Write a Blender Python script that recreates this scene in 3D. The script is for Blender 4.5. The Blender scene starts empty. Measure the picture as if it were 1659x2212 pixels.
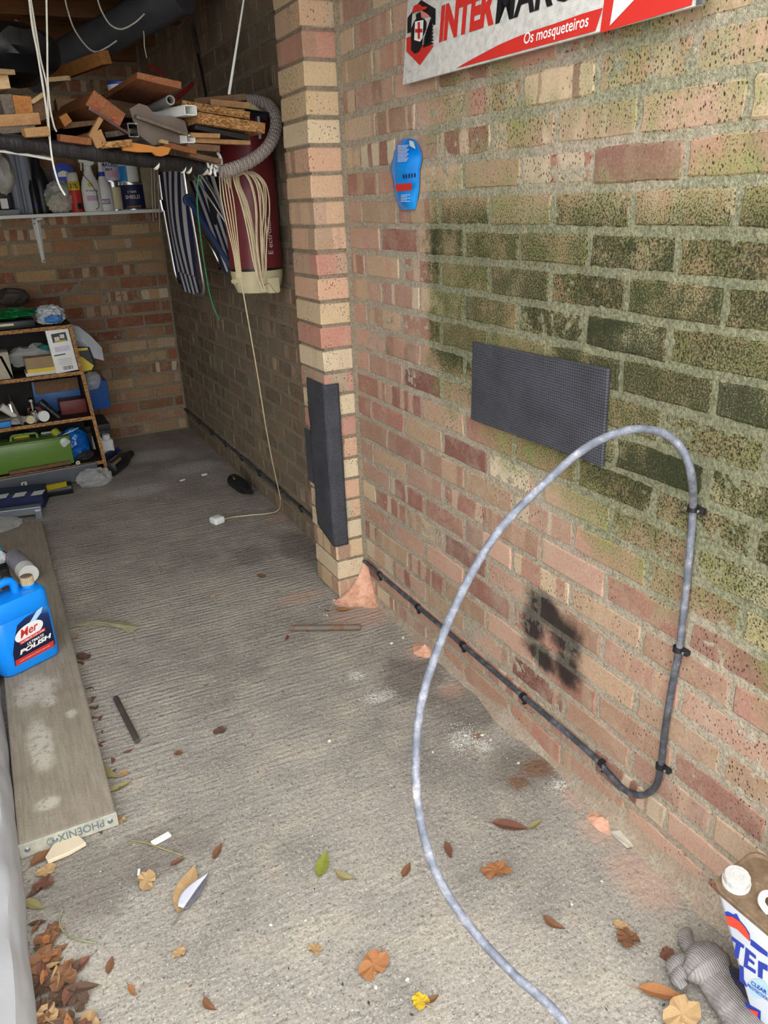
import bpy, bmesh, math, random
from mathutils import Vector, Matrix, noise as mnoise
random.seed(7)
scn = bpy.context.scene
COL = scn.collection

# ------------------------------------------------------------------ camera
W, H = 1659.0, 2212.0
F = 1711.4
CAM = Vector((-1.0761, -2.3830, 1.3476))
def basis(yaw, pitch, roll):
    cy, sy, cp, sp = math.cos(yaw), math.sin(yaw), math.cos(pitch), math.sin(pitch)
    fwd = Vector((sy*cp, cy*cp, sp)); right = Vector((cy, -sy, 0)); up = right.cross(fwd)
    cr, sr = math.cos(roll), math.sin(roll)
    return right*cr + up*sr, up*cr - right*sr, fwd
RT, UP, FW = basis(0.4511, -0.3767, -0.0428)
cd = bpy.data.cameras.new('camera'); cam = bpy.data.objects.new('camera', cd); COL.objects.link(cam)
cd.sensor_fit = 'VERTICAL'; cd.sensor_height = 24.0; cd.lens = 24.0*F/H; cd.clip_start = 0.02
m = Matrix((RT, UP, -FW)).transposed().to_4x4(); m.translation = CAM
cam.matrix_world = m
scn.camera = cam

# ------------------------------------------------------------------ light: overcast daylight through the open garage door
wd = bpy.data.worlds.new('overcast_sky'); scn.world = wd; wd.use_nodes = True
bg = wd.node_tree.nodes['Background']
bg.inputs['Color'].default_value = (0.955, 0.975, 1.0, 1); bg.inputs['Strength'].default_value = 3.0
vs = scn.view_settings
scn.display_settings.display_device = 'sRGB'
vs.view_transform = 'Standard'; vs.look = 'None'; vs.gamma = 1.0; vs.use_curve_mapping = False
vs.exposure = 0.58

# ------------------------------------------------------------------ measuring helpers (photo pixel + one known plane -> world point)
def ray(u, v): return FW + RT*((u-W/2)/F) - UP*((v-H/2)/F)
def at(u, v, x=None, y=None, z=None, d=None):
    r = ray(u, v)
    if d is not None: t = d
    elif x is not None: t = (x-CAM.x)/r.x
    elif y is not None: t = (y-CAM.y)/r.y
    else: t = (z-CAM.z)/r.z
    return CAM + r*t
def mpp(p): return (Vector(p)-CAM).dot(FW)/F      # metres per pixel at p
V = Vector

# ------------------------------------------------------------------ mesh builder
class MB:
    def __init__(s, xf=None): s.v = []; s.f = []; s.mi = []; s.xf = xf; s.cur = 0
    def add(s, vs_, fs_):
        b = len(s.v)
        for p in vs_:
            p = V(p); s.v.append(s.xf @ p if s.xf else p)
        for f in fs_: s.f.append([b+i for i in f]); s.mi.append(s.cur)
    def box(s, c, d, rot=None):
        c = V(c); hx, hy, hz = d[0]/2, d[1]/2, d[2]/2
        vs_ = [V((x, y, z)) for x in (-hx, hx) for y in (-hy, hy) for z in (-hz, hz)]
        if rot: vs_ = [rot @ p for p in vs_]
        s.add([c+p for p in vs_], [(0,1,3,2),(4,6,7,5),(0,4,5,1),(2,3,7,6),(0,2,6,4),(1,5,7,3)])
        return s
    def beam(s, p0, p1, w, h, roll=0, taper=1.0, jit=0.0):
        p0, p1 = V(p0), V(p1); t = (p1-p0).normalized()
        a = t.cross(V((0,0,1)))
        if a.length < 1e-4: a = V((1,0,0))
        a.normalize(); b = a.cross(t)
        ca, sa = math.cos(roll), math.sin(roll); a, b = a*ca+b*sa, b*ca-a*sa
        vs_ = []
        for p, k in ((p0, 1), (p1, taper)):
            for i, j in ((-1,-1),(1,-1),(1,1),(-1,1)):
                q = p + a*(i*w*k/2) + b*(j*h*k/2)
                if jit: q += V((random.uniform(-jit,jit),random.uniform(-jit,jit),random.uniform(-jit,jit)))
                vs_.append(q)
        s.add(vs_, [(3,2,1,0),(4,5,6,7),(0,1,5,4),(1,2,6,5),(2,3,7,6),(3,0,4,7)])
        return s
    def tube(s, pts, r, n=8, caps=True, closed=False):
        pts = [V(p) for p in pts]; N = len(pts)
        rs = r if isinstance(r, (list, tuple)) else [r]*N
        prev = None; vs_ = []
        for i, p in enumerate(pts):
            if closed: t = pts[(i+1) % N]-pts[i-1]
            else: t = pts[min(i+1, N-1)]-pts[max(i-1, 0)]
            t.normalize()
            if prev is None:
                a = t.cross(V((0,0,1)))
                if a.length < 1e-3: a = t.cross(V((1,0,0)))
            else: a = prev - t*prev.dot(t)
            a.normalize(); prev = a; b = t.cross(a)
            for k in range(n):
                an = 2*math.pi*k/n; vs_.append(p + (a*math.cos(an)+b*math.sin(an))*rs[i])
        fs_ = []
        for i in range(N if closed else N-1):
            for k in range(n):
                j = (i+1) % N
                fs_.append((i*n+k, i*n+(k+1) % n, j*n+(k+1) % n, j*n+k))
        if caps and not closed: fs_ += [tuple(range(n))[::-1], tuple((N-1)*n+k for k in range(n))]
        s.add(vs_, fs_); return s
    def lathe(s, prof, n=20, mat=None, capb=True, capt=True, sx=1.0, sy=1.0):
        vs_ = []
        for r, z in prof:
            for k in range(n):
                a = 2*math.pi*k/n; p = V((r*math.cos(a)*sx, r*math.sin(a)*sy, z)); vs_.append(mat @ p if mat else p)
        N = len(prof)
        fs_ = [(i*n+k, i*n+(k+1) % n, (i+1)*n+(k+1) % n, (i+1)*n+k) for i in range(N-1) for k in range(n)]
        if capb: fs_.append(tuple(range(n))[::-1])
        if capt: fs_.append(tuple((N-1)*n+k for k in range(n)))
        s.add(vs_, fs_); return s
    def prism(s, poly, h, mat=None):
        n = len(poly); vs_ = [V((p[0], p[1], 0)) for p in poly]+[V((p[0], p[1], h)) for p in poly]
        if mat: vs_ = [mat @ p for p in vs_]
        fs_ = [tuple(range(n))[::-1], tuple(range(n, 2*n))]+[(i, (i+1) % n, n+(i+1) % n, n+i) for i in range(n)]
        s.add(vs_, fs_); return s
    def poly(s, pts): s.add(pts, [tuple(range(len(pts)))]); return s
    def grid(s, fn, nu, nv, cu=False):
        vs_ = [fn(i/(nu if cu else nu-1), j/(nv-1)) for j in range(nv) for i in range(nu)]
        fs_ = []
        for j in range(nv-1):
            for i in range(nu if cu else nu-1):
                k = (i+1) % nu; fs_.append((j*nu+i, j*nu+k, (j+1)*nu+k, (j+1)*nu+i))
        s.add(vs_, fs_); return s
    def blob(s, c, r, seed=0, amp=.25, freq=2.0, sub=3, rot=None, zmin=None):
        bm = bmesh.new(); bmesh.ops.create_icosphere(bm, subdivisions=sub, radius=1)
        off = V((seed*7.3, seed*3.1, seed*5.7)); vs_ = []
        for v in bm.verts:
            p = v.co.copy(); q = p*freq+off
            k = 1-amp*(abs(mnoise.noise(q))*1.7-.3)+amp*.3*mnoise.noise(q*2.7)
            p = V((p.x*r[0], p.y*r[1], p.z*r[2]))*k
            if rot: p = rot @ p
            p = V(c)+p
            if zmin is not None and p.z < zmin: p.z = zmin
            vs_.append(p)
        fs_ = [[v.index for v in f.verts] for f in bm.faces]; bm.free(); s.add(vs_, fs_); return s
    def rbox(s, c, d, r=.01, rot=None, seg=2):
        bm = bmesh.new(); bmesh.ops.create_cube(bm, size=1)
        for v in bm.verts: v.co = V((v.co.x*d[0], v.co.y*d[1], v.co.z*d[2]))
        bmesh.ops.bevel(bm, geom=bm.edges[:], offset=r, segments=seg, profile=.5, affect='EDGES')
        bm.verts.index_update()
        vs_ = [(rot @ v.co if rot else v.co)+V(c) for v in bm.verts]
        s.add(vs_, [[v.index for v in f.verts] for f in bm.faces]); bm.free(); return s
    def mesh(s, name, org=V((0,0,0)), smooth=False):
        me = bpy.data.meshes.new(name); me.from_pydata([tuple(p-org) for p in s.v], [], s.f)
        me.polygons.foreach_set('material_index', s.mi)
        if smooth: me.polygons.foreach_set('use_smooth', [True]*len(s.f))
        me.validate(); me.update(); return me

WM = {}
def tag(o, label, cat, group=None):
    o['label'] = label; o['category'] = cat
    if group: o['group'] = group
    return o
def put(name, me, mats, loc, parent=None, smooth=None):
    o = bpy.data.objects.new(name, me); COL.objects.link(o)
    for mm in (mats if isinstance(mats, (list, tuple)) else [mats]):
        if mm is not None: me.materials.append(mm)
    o.location = V(loc); WM[o.name] = V(loc)
    if parent is not None:
        o.parent = parent; o.location = V(loc)-WM[parent.name]
    return o
def obj(name, mb, mats, parent=None, smooth=False, label=None, cat=None, group=None, kind=None, bevel=0):
    lo = V([min(p[i] for p in mb.v) for i in range(3)]); hi = V([max(p[i] for p in mb.v) for i in range(3)])
    org = V(((lo.x+hi.x)/2, (lo.y+hi.y)/2, lo.z))
    o = put(name, mb.mesh(name, org, smooth), mats, org, parent)
    if smooth:
        try:
            o.data.set_sharp_from_angle(angle=math.radians(38))
        except Exception: pass
    if bevel:
        b = o.modifiers.new('edge', 'BEVEL'); b.width = bevel; b.segments = 2; b.limit_method = 'ANGLE'
    if label and cat: tag(o, label, cat, group)
    elif label: o['label'] = label
    if kind: o['kind'] = kind
    return o
def thing(name, label, cat, loc, group=None):
    o = bpy.data.objects.new(name, None); COL.objects.link(o); o.location = V(loc); WM[o.name] = V(loc)
    o.empty_display_size = .05
    return tag(o, label, cat, group)

# ------------------------------------------------------------------ text (built-in font) as flat mesh
def text_geo(body, bold=0.0, shear=0.0, extrude=0.0):
    c = bpy.data.curves.new('t', 'FONT'); c.body = body; c.size = 1; c.offset = bold; c.shear = shear; c.extrude = extrude
    c.resolution_u = 3
    o = bpy.data.objects.new('t', c); COL.objects.link(o)
    bpy.context.view_layer.update()
    dg = bpy.context.evaluated_depsgraph_get()
    me = bpy.data.meshes.new_from_object(o.evaluated_get(dg))
    vs_ = [v.co.copy() for v in me.vertices]; fs_ = [list(p.vertices) for p in me.polygons]
    bpy.data.objects.remove(o); bpy.data.curves.remove(c); bpy.data.meshes.remove(me)
    x0 = min(v.x for v in vs_); x1 = max(v.x for v in vs_); y0 = min(v.y for v in vs_); y1 = max(v.y for v in vs_)
    return [V(((v.x-x0)/(x1-x0), (v.y-y0)/(y1-y0), 0)) for v in vs_], fs_
def add_text(mb, body, org, ux, uy, **k):     # org lower-left corner; ux, uy full-extent vectors
    vs_, fs_ = text_geo(body, **k)
    mb.add([V(org)+V(ux)*v.x+V(uy)*v.y for v in vs_], fs_)

# ------------------------------------------------------------------ node helpers
class NT:
    def __init__(s, name):
        s.m = bpy.data.materials.new(name); s.m.use_nodes = True; s.t = s.m.node_tree
        s.b = s.t.nodes['Principled BSDF']; s._pos = None; s._oi = None; s._obj = None
    def n(s, ty, **k):
        nd = s.t.nodes.new(ty)
        for a, b in k.items(): setattr(nd, a, b)
        return nd
    def lk(s, a, inp):
        if isinstance(a, (int, float)): inp.default_value = a
        elif isinstance(a, (tuple, list)):
            inp.default_value = tuple(a)+((1,) if len(a) == 3 and len(inp.default_value) == 4 else ())
        else: s.t.links.new(a, inp)
    def pos(s):
        if not s._pos: s._pos = s.n('ShaderNodeNewGeometry').outputs['Position']
        return s._pos
    def oco(s):
        if not s._obj: s._obj = s.n('ShaderNodeTexCoord').outputs['Object']
        return s._obj
    def oi(s, k):
        if not s._oi: s._oi = s.n('ShaderNodeObjectInfo')
        return s._oi.outputs[k]
    def ma(s, op, a, b=None, c=None, clamp=False):
        nd = s.n('ShaderNodeMath', operation=op, use_clamp=clamp); s.lk(a, nd.inputs[0])
        if b is not None: s.lk(b, nd.inputs[1])
        if c is not None: s.lk(c, nd.inputs[2])
        return nd.outputs[0]
    def vm(s, op, a, b=None):
        nd = s.n('ShaderNodeVectorMath', operation=op); s.lk(a, nd.inputs[0])
        if b is not None: s.lk(b, nd.inputs[1])
        return nd.outputs[0]
    def sep(s, v):
        nd = s.n('ShaderNodeSeparateXYZ'); s.lk(v, nd.inputs[0]); return nd.outputs
    def comb(s, x, y, z):
        nd = s.n('ShaderNodeCombineXYZ')
        for a, i in zip((x, y, z), nd.inputs): s.lk(a, i)
        return nd.outputs[0]
    def noise(s, v, scale, detail=4, rough=.55, dist=0):
        nd = s.n('ShaderNodeTexNoise'); s.lk(v, nd.inputs['Vector']); nd.inputs['Scale'].default_value = scale
        nd.inputs['Detail'].default_value = detail; nd.inputs['Roughness'].default_value = rough; nd.inputs['Distortion'].default_value = dist
        return nd.outputs['Fac']
    def vor(s, v, scale, rnd=1.0):
        nd = s.n('ShaderNodeTexVoronoi'); s.lk(v, nd.inputs['Vector']); nd.inputs['Scale'].default_value = scale
        nd.inputs['Randomness'].default_value = rnd
        return nd.outputs['Distance'], nd.outputs['Color']
    def ss(s, x, lo, hi):
        nd = s.n('ShaderNodeMapRange', interpolation_type='SMOOTHSTEP')
        s.lk(x, nd.inputs[0]); s.lk(lo, nd.inputs[1]); s.lk(hi, nd.inputs[2]); nd.inputs[3].default_value = 0; nd.inputs[4].default_value = 1
        return nd.outputs[0]
    def mix(s, f, a, b, blend='MIX'):
        nd = s.n('ShaderNodeMix', data_type='RGBA', blend_type=blend); s.lk(f, nd.inputs[0]); s.lk(a, nd.inputs[6]); s.lk(b, nd.inputs[7])
        return nd.outputs[2]
    def ramp(s, f, stops, interp='LINEAR'):
        nd = s.n('ShaderNodeValToRGB'); nd.color_ramp.interpolation = interp; e = nd.color_ramp.elements
        while len(e) < len(stops): e.new(.5)
        for el, (p, c) in zip(e, stops): el.position = p; el.color = tuple(c)+(1,)
        s.lk(f, nd.inputs[0]); return nd.outputs[0]
    def bump(s, h, strength=.5, dist=.002, nrm=None):
        nd = s.n('ShaderNodeBump'); s.lk(h, nd.inputs['Height']); nd.inputs['Strength'].default_value = strength
        nd.inputs['Distance'].default_value = dist
        if nrm is not None: s.lk(nrm, nd.inputs['Normal'])
        return nd.outputs[0]
    def out(s, col=None, rough=None, nrm=None, metal=None, spec=None):
        if col is not None: s.lk(col, s.b.inputs['Base Color'])
        if rough is not None: s.lk(rough, s.b.inputs['Roughness'])
        if nrm is not None: s.lk(nrm, s.b.inputs['Normal'])
        if metal is not None: s.lk(metal, s.b.inputs['Metallic'])
        if spec is not None: s.lk(spec, s.b.inputs['Specular IOR Level'])
        return s.m

def lin(r, g, b):
    f = lambda c: ((c/255+.055)/1.055)**2.4 if c > 10 else c/255/12.92
    return (f(r), f(g), f(b))
_MC = {}
def simple(name, col, rough=.6, metal=0, var=.18, scale=18, bump=.15, bscale=90, bd=.001, spec=.4):
    if name in _MC: return _MC[name]
    t = NT(name); p = t.oco()
    f = t.noise(p, scale, 5, .6)
    a = tuple(c*(1-var) for c in col); b = tuple(min(1, c*(1+var)) for c in col)
    c = t.ramp(f, [(.3, a), (.7, b)])
    nr = t.bump(t.noise(p, bscale, 3), bump, bd) if bump else None
    _MC[name] = t.out(c, rough, nr, metal, spec); return _MC[name]
def wood(name, c0, c1, scale=30, stretch=(1, .06, 1), rough=.75):
    if name in _MC: return _MC[name]
    t = NT(name); p = t.oco(); q = t.vm('MULTIPLY', p, stretch)
    f = t.noise(q, scale*3, 5, .65, 1.5); g = t.noise(p, 12, 4)
    c = t.ramp(f, [(.3, c0), (.7, c1)])
    c = t.mix(t.ma('MULTIPLY', g, .45), c, tuple(k*.55 for k in c0))
    _MC[name] = t.out(c, rough, t.bump(f, .35, .001), 0, .25); return _MC[name]
def plastic_clear(name, col=(.75,.78,.78), alpha=.4):
    if name in _MC: return _MC[name]
    t = NT(name); p = t.oco(); f = t.noise(p, 30, 4)
    t.out(col, .22, t.bump(f, .9, .006), 0, .6)
    t.b.inputs['Alpha'].default_value = alpha
    _MC[name] = t.m; return t.m

# ------------------------------------------------------------------ masonry and concrete materials
def blobs(t, a, b, n, lst):
    """sum of soft stains of their own shape; a, b plane coordinates; lst = (ca, cb, ra, rb)"""
    acc = None
    for ca, cb, ra, rb in lst:
        da = t.ma('DIVIDE', t.ma('SUBTRACT', a, ca), ra); db = t.ma('DIVIDE', t.ma('SUBTRACT', b, cb), rb)
        d = t.ma('SQRT', t.ma('ADD', t.ma('MULTIPLY', da, da), t.ma('MULTIPLY', db, db)))
        d = t.ma('ADD', d, t.ma('MULTIPLY', t.ma('SUBTRACT', n, .5), 1.3))
        k = t.ss(d, 1.15, .45)
        acc = k if acc is None else t.ma('MAXIMUM', acc, k)
    return acc
def moss_fields(t):
    p = t.pos(); x, y, z = t.sep(p)
    n1 = t.noise(p, 4.5, 4, .6); n2 = t.noise(p, 14, 4, .65)
    zl = t.ma('ADD', .847+.542*.33, t.ma('MULTIPLY', y, .33))
    a = t.ss(t.ma('ADD', t.ma('SUBTRACT', z, zl), t.ma('MULTIPLY', t.ma('SUBTRACT', n1, .5), .55)), -.05, .12)
    b = t.ss(t.ma('ADD', t.ma('SUBTRACT', -.46, y), t.ma('MULTIPLY', t.ma('SUBTRACT', n2, .5), .22)), -.03, .1)
    up = t.ma('SUBTRACT', 1, t.ma('MULTIPLY', t.ss(z, 1.26, 1.42), t.ss(n1, .66, .36)))
    moss = t.ma('MULTIPLY', t.ma('MULTIPLY', a, b), up)
    d = t.ma('MULTIPLY', t.ss(t.ma('ADD', z, t.ma('MULTIPLY', t.ma('ADD', y, .7), -.28)), .80, 1.0), t.ss(z, 1.38, 1.24))
    dark = t.ma('MULTIPLY', t.ma('MULTIPLY', d, b), t.ma('ADD', .3, t.ma('MULTIPLY', t.ss(t.ma('ADD', t.ma('MULTIPLY', n1, .6), t.ma('MULTIPLY', n2, .4)), .36, .58), .7)))
    soot = blobs(t, y, z, n2, [(-1.03, .41, .085, .058), (-1.115, .375, .08, .07), (-.985, .345, .055, .07), (-1.125, .30, .065, .06), (-1.02, .28, .08, .04)])
    return p, x, y, z, n1, n2, moss, dark, soot
def brick_mat(name, smear=.25, mossy=False, grime=0.0):
    t = NT(name)
    if mossy: p, x, y, z, n1, n2, moss, dark, soot = moss_fields(t)
    else:
        p = t.pos(); x, y, z = t.sep(p); n1 = t.noise(p, 4.5, 4, .6); n2 = t.noise(p, 14, 4, .65)
    rnd = t.oi('Random'); base = t.oi('Color')
    s = t.ma('ADD', t.ma('ADD', x, y), t.ma('MULTIPLY', rnd, 37.0))
    wob = t.ma('MULTIPLY', t.ma('SUBTRACT', n2, .5), .03)
    band = t.noise(t.comb(t.ma('ADD', s, wob), t.ma('MULTIPLY', rnd, 11), 0), 17, 1, .4)
    k2 = t.ma('FRACT', t.ma('MULTIPLY', rnd, 7.31))
    second = t.ramp(k2, [(0, lin(152,112,96)), (.25, lin(188,162,132)), (.5, lin(132,94,82)), (.75, lin(204,188,160)), (1, lin(166,124,106))])
    bm_ = t.ma('MULTIPLY', t.ss(band, .52, .56), t.ss(t.ma('FRACT', t.ma('MULTIPLY', rnd, 3.77)), .35, .55))
    c = t.mix(bm_, base, second)
    c = t.mix(t.ma('MULTIPLY', t.ss(n2, .45, .75), .3), c, lin(190,166,136))          # buff bloom
    g = t.noise(p, 190, 3, .7)
    c = t.mix(t.ma('MULTIPLY', t.ss(g, .42, .7), .35), c, t.mix(.55, c, (0.04,.03,.02)))
    c = t.mix(t.ma('MULTIPLY', t.ss(g, .5, .25), .3), c, t.mix(.4, c, (.8,.7,.55)))
    # mortar smears / lime bloom
    sm = t.ma('MULTIPLY', t.ss(t.noise(p, 9, 5, .7), .46, .68), smear)
    c = t.mix(sm, c, lin(184,168,148))
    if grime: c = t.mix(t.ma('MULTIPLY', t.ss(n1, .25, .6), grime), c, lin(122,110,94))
    # pits
    d, cc = t.vor(t.vm('MULTIPLY', p, (1, 1, .62)), 165)
    cr = t.sep(cc)[0]
    dens = t.ss(t.noise(p, 7, 2), .42, .62)
    if mossy:
        dens = t.ma('MAXIMUM', dens, t.ss(t.ma('ADD', t.ma('MULTIPLY', z, .5), t.ma('MULTIPLY', y, -.6)), .9, 1.3))
        dens = t.ma('MULTIPLY', dens, t.ss(y, -.25, -.6))
    pit = t.ma('MULTIPLY', t.ma('MULTIPLY', t.ss(d, .36, .14), t.ma('GREATER_THAN', cr, .5)), dens)
    if mossy:
        c = t.mix(t.ma('MULTIPLY', moss, t.ma('ADD', .5, t.ma('MULTIPLY', t.ss(n2, .4, .65), .3))), c, t.mix(n1, lin(88,104,56), lin(150,154,92)))
        sp = t.noise(p, 270, 4, .75)
        dk = t.ma('MULTIPLY', dark, t.ma('ADD', .45, t.ma('MULTIPLY', t.ma('FRACT', t.ma('MULTIPLY', rnd, 5.9)), .75)))
        th = t.ma('SUBTRACT', .535, t.ma('MULTIPLY', dk, .15))
        bk = t.ma('MULTIPLY', t.ss(sp, th, t.ma('ADD', th, .09)), t.ss(moss, .05, .7))
        c = t.mix(t.ma('MULTIPLY', bk, .86), c, lin(46,46,32))
        c = t.mix(t.ma('MULTIPLY', t.ma('MULTIPLY', dk, moss), .62), c, lin(40,46,30))
        c = t.mix(t.ma('MULTIPLY', soot, .93), c, lin(36,34,34))
    c = t.mix(t.ma('MULTIPLY', pit, .85), c, lin(40,32,26))
    h = t.ma('ADD', t.ma('MULTIPLY', g, .6), t.ma('MULTIPLY', t.noise(p, 45, 3), 1.0))
    h = t.ma('SUBTRACT', h, t.ma('MULTIPLY', pit, 1.2))
    return t.out(c, .92, t.bump(h, .55, .0025), 0, .15)
def mortar_mat(name, mossy=False, tone=lin(178,166,146)):
    t = NT(name)
    if mossy: p, x, y, z, n1, n2, moss, dark, soot = moss_fields(t)
    else: p = t.pos(); x, y, z = t.sep(p); n2 = t.noise(p, 14, 4, .65)
    g = t.noise(p, 150, 4, .75); g2 = t.noise(p, 420, 2, .6)
    c = t.ramp(g, [(.28, tuple(k*.42 for k in tone)), (.5, tone), (.72, tuple(min(1, k*1.35) for k in tone))])
    c = t.mix(t.ma('MULTIPLY', t.ss(n2, .4, .7), .35), c, tuple(k*.6 for k in tone))
    if mossy:
        c = t.mix(t.ma('MULTIPLY', moss, .68), c, t.mix(t.ss(g, .3, .7), lin(72,82,54), lin(158,164,126)))
        c = t.mix(t.ma('MULTIPLY', t.ma('MULTIPLY', dark, moss), .3), c, lin(70,76,54))
        c = t.mix(t.ma('MULTIPLY', soot, .75), c, lin(52,50,48))
        low = t.ma('MULTIPLY', t.ss(z, .16, .02), t.ss(n2, .35, .65))
        c = t.mix(t.ma('MULTIPLY', low, .5), c, lin(172,142,120))
    h = t.ma('ADD', g, t.ma('MULTIPLY', g2, .5))
    return t.out(c, .95, t.bump(h, .9, .005), 0, .1)
def floor_mat():
    t = NT('brushed_concrete'); p = t.pos(); x, y, z = t.sep(p)
    n1 = t.noise(p, 2.2, 5, .6); n2 = t.noise(p, 9, 5, .65); g = t.noise(p, 170, 4, .7); g2 = t.noise(p, 55, 4, .65)
    c = t.ramp(n1, [(.28, lin(132,126,117)), (.5, lin(159,152,142)), (.72, lin(178,171,158))])
    c = t.mix(t.ma('MULTIPLY', t.ss(n2, .48, .75), .4), c, lin(196,184,160))
    c = t.mix(t.ma('MULTIPLY', t.ss(n2, .46, .25), .3), c, lin(104,98,90))
    g3 = t.noise(p, 85, 4, .7)
    c = t.mix(t.ma('MULTIPLY', t.ss(g3, .54, .7), .5), c, lin(98,90,80))
    c = t.mix(t.ma('MULTIPLY', t.ss(g3, .45, .3), .45), c, lin(200,194,182))
    c = t.mix(t.ma('MULTIPLY', t.ss(g, .5, .72), .6), c, lin(78,72,66))
    c = t.mix(t.ma('MULTIPLY', t.ss(g, .46, .24), .42), c, lin(222,214,198))
    c = t.mix(t.ma('MULTIPLY', t.ss(g2, .56, .74), .4), c, lin(112,96,80))
    # embedded aggregate: pale, dark and tan grains
    for sc, col, th, rr in ((210, lin(220,214,202), .8, .2), (190, lin(70,64,58), .78, .2), (120, lin(150,120,92), .86, .17), (95, lin(214,208,196), .93, .15), (85, lin(78,70,64), .94, .16)):
        d, cc = t.vor(t.vm('ADD', p, (sc*.37, sc*.11, 0)), sc); k = t.ma('MULTIPLY', t.ss(d, rr+.07, rr), t.ma('GREATER_THAN', t.sep(cc)[0], th))
        c = t.mix(t.ma('MULTIPLY', k, .65), c, col)
    # stains with shapes of their own
    P = lambda u, v: at(u, v, z=0)
    def st(lst):
        o = []
        for u, v, ra, rb in lst:
            q = P(u, v); o.append((q.x, q.y, ra, rb))
        return o
    dk = blobs(t, x, y, n2, st([(960,1400,.10,.10),(900,1460,.13,.12),(1010,1520,.12,.14),(1130,1660,.12,.10),(640,1180,.1,.2),(540,1200,.1,.12),(300,1850,.2,.1),(180,1900,.12,.18)]))
    c = t.mix(t.ma('MULTIPLY', dk, .42), c, lin(82,72,62))
    pk = blobs(t, x, y, n2, st([(780,1330,.14,.1),(905,1410,.05,.05),(975,1490,.05,.05),(1290,1790,.05,.06),(1390,1900,.07,.1),(1250,1720,.05,.06),(1240,1640,.07,.07),(650,1290,.1,.05),(600,1120,.06,.06)]))
    c = t.mix(t.ma('MULTIPLY', pk, .45), c, lin(196,156,134))
    wh = blobs(t, x, y, n2, st([(820,1505,.05,.028),(1000,1600,.05,.04),(770,1460,.03,.03),(1210,1695,.03,.02),(1040,1610,.03,.04),(330,985,.22,.14),(420,1010,.16,.12),(300,1060,.2,.1)]))  # plaster and white dust; rear patches enlarged to paint that dim floor lighter
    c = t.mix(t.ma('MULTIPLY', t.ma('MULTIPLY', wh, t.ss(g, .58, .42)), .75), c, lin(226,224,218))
    rs = blobs(t, x, y, n2, st([(1160,1660,.05,.04),(1120,1690,.03,.03),(1030,1590,.02,.02)]))
    c = t.mix(t.ma('MULTIPLY', rs, .6), c, lin(120,78,44))
    # brush ripples run across the floor
    rw = t.ma('ADD', t.ma('MULTIPLY', y, 1.0), t.ma('MULTIPLY', t.ma('SUBTRACT', t.noise(p, 3.5, 3), .5), .05))
    rw = t.ma('ADD', rw, t.ma('MULTIPLY', t.ma('SUBTRACT', n2, .5), .03))
    rp = t.ma('SINE', t.ma('MULTIPLY', t.ma('ADD', rw, t.ma('MULTIPLY', x, .05)), 300))
    st_ = t.noise(t.vm('MULTIPLY', p, (7, 52, 1)), 1.0, 4, .6)
    fade = t.ma('MULTIPLY', t.ss(y, -1.15, -.1), t.ss(n1, .3, .55))
    h = t.ma('ADD', t.ma('MULTIPLY', rp, t.ma('MULTIPLY', fade, .2)), t.ma('MULTIPLY', t.ma('MULTIPLY', st_, t.ma('ADD', .9, t.ma('MULTIPLY', t.ss(y, -1.3, -.3), 1.2))), 1.0))
    h = t.ma('SUBTRACT', h, t.ma('MULTIPLY', g3, 1.6)); h = t.ma('ADD', h, t.ma('MULTIPLY', g, .9)); h = t.ma('ADD', h, t.ma('MULTIPLY', g2, .9))
    dt = t.noise(p, 26, 5, .75)
    c = t.mix(t.ma('MULTIPLY', t.ss(dt, .6, .72), .6), c, lin(92,76,62))
    return t.out(c, .93, t.bump(h, .85, .0048), 0, .12)
BRF = brick_mat('weathered_front_brick', .34, True)
BRP = brick_mat('pier_brick', .22)
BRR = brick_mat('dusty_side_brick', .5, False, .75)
BRB = brick_mat('back_wall_brick', .1, False, .1)
MOF = mortar_mat('mossy_mortar', True)
MOB = mortar_mat('grey_mortar', False, lin(150,138,118))
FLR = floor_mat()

# ------------------------------------------------------------------ the setting
LY = 2.727
def struct(name, mb, mats, smooth=False):
    o = put(name, mb.mesh(name, V((0,0,0)), smooth), mats, (0,0,0)); o['kind'] = 'structure'; return o
# floor slab and drive
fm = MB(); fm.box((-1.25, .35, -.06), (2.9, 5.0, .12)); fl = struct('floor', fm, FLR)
dm = MB(); dm.box((-1.25, -9.17, -.08), (24, 14, .12)); struct('driveway', dm, simple('drive_concrete', lin(176,170,160), .9, 0, .2, 6, .4, 120))
# mortar backings: lumpy sheets recessed behind the brick faces
def mortar_sheet(name, o, du, dn, nu, nz, lu, lz, mat, thick=.09, amp=.0016):
    mb = MB(); o, du, dn = V(o), V(du), V(dn)
    def fn(a, b):
        q = o+du*(a*lu)+V((0,0,1))*(b*lz)
        return q+dn*(amp*mnoise.noise(q*38)+amp*.9*mnoise.noise(q*88))
    mb.grid(fn, nu, nz)
    bk = [o-dn*thick, o+du*lu-dn*thick, o+du*lu-dn*thick+V((0,0,lz)), o-dn*thick+V((0,0,lz))]
    mb.add([o, o+du*lu, o+du*lu+V((0,0,lz)), o+V((0,0,lz))]+bk, [(4,5,6,7),(0,4,5,1),(3,2,6,7),(0,3,7,4),(1,5,6,2)])
    return struct(name, mb, mat, True)
NCR = 28; ZT = NCR*.075+.01
wf = mortar_sheet('wall_right_front', (-.0014, -2.13, -.01), (0,1,0), (-1,0,0), 430, 420, 2.15, ZT, MOF)
wr = mortar_sheet('wall_right_rear', (-.0004, .02, -.01), (0,1,0), (-1,0,0), 200, 160, LY+.07, ZT+.3, MOB)
wb = mortar_sheet('wall_back', (-2.62, LY-.0004, -.01), (1,0,0), (0,-1,0), 200, 160, 2.62, ZT+.3, MOB)
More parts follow.
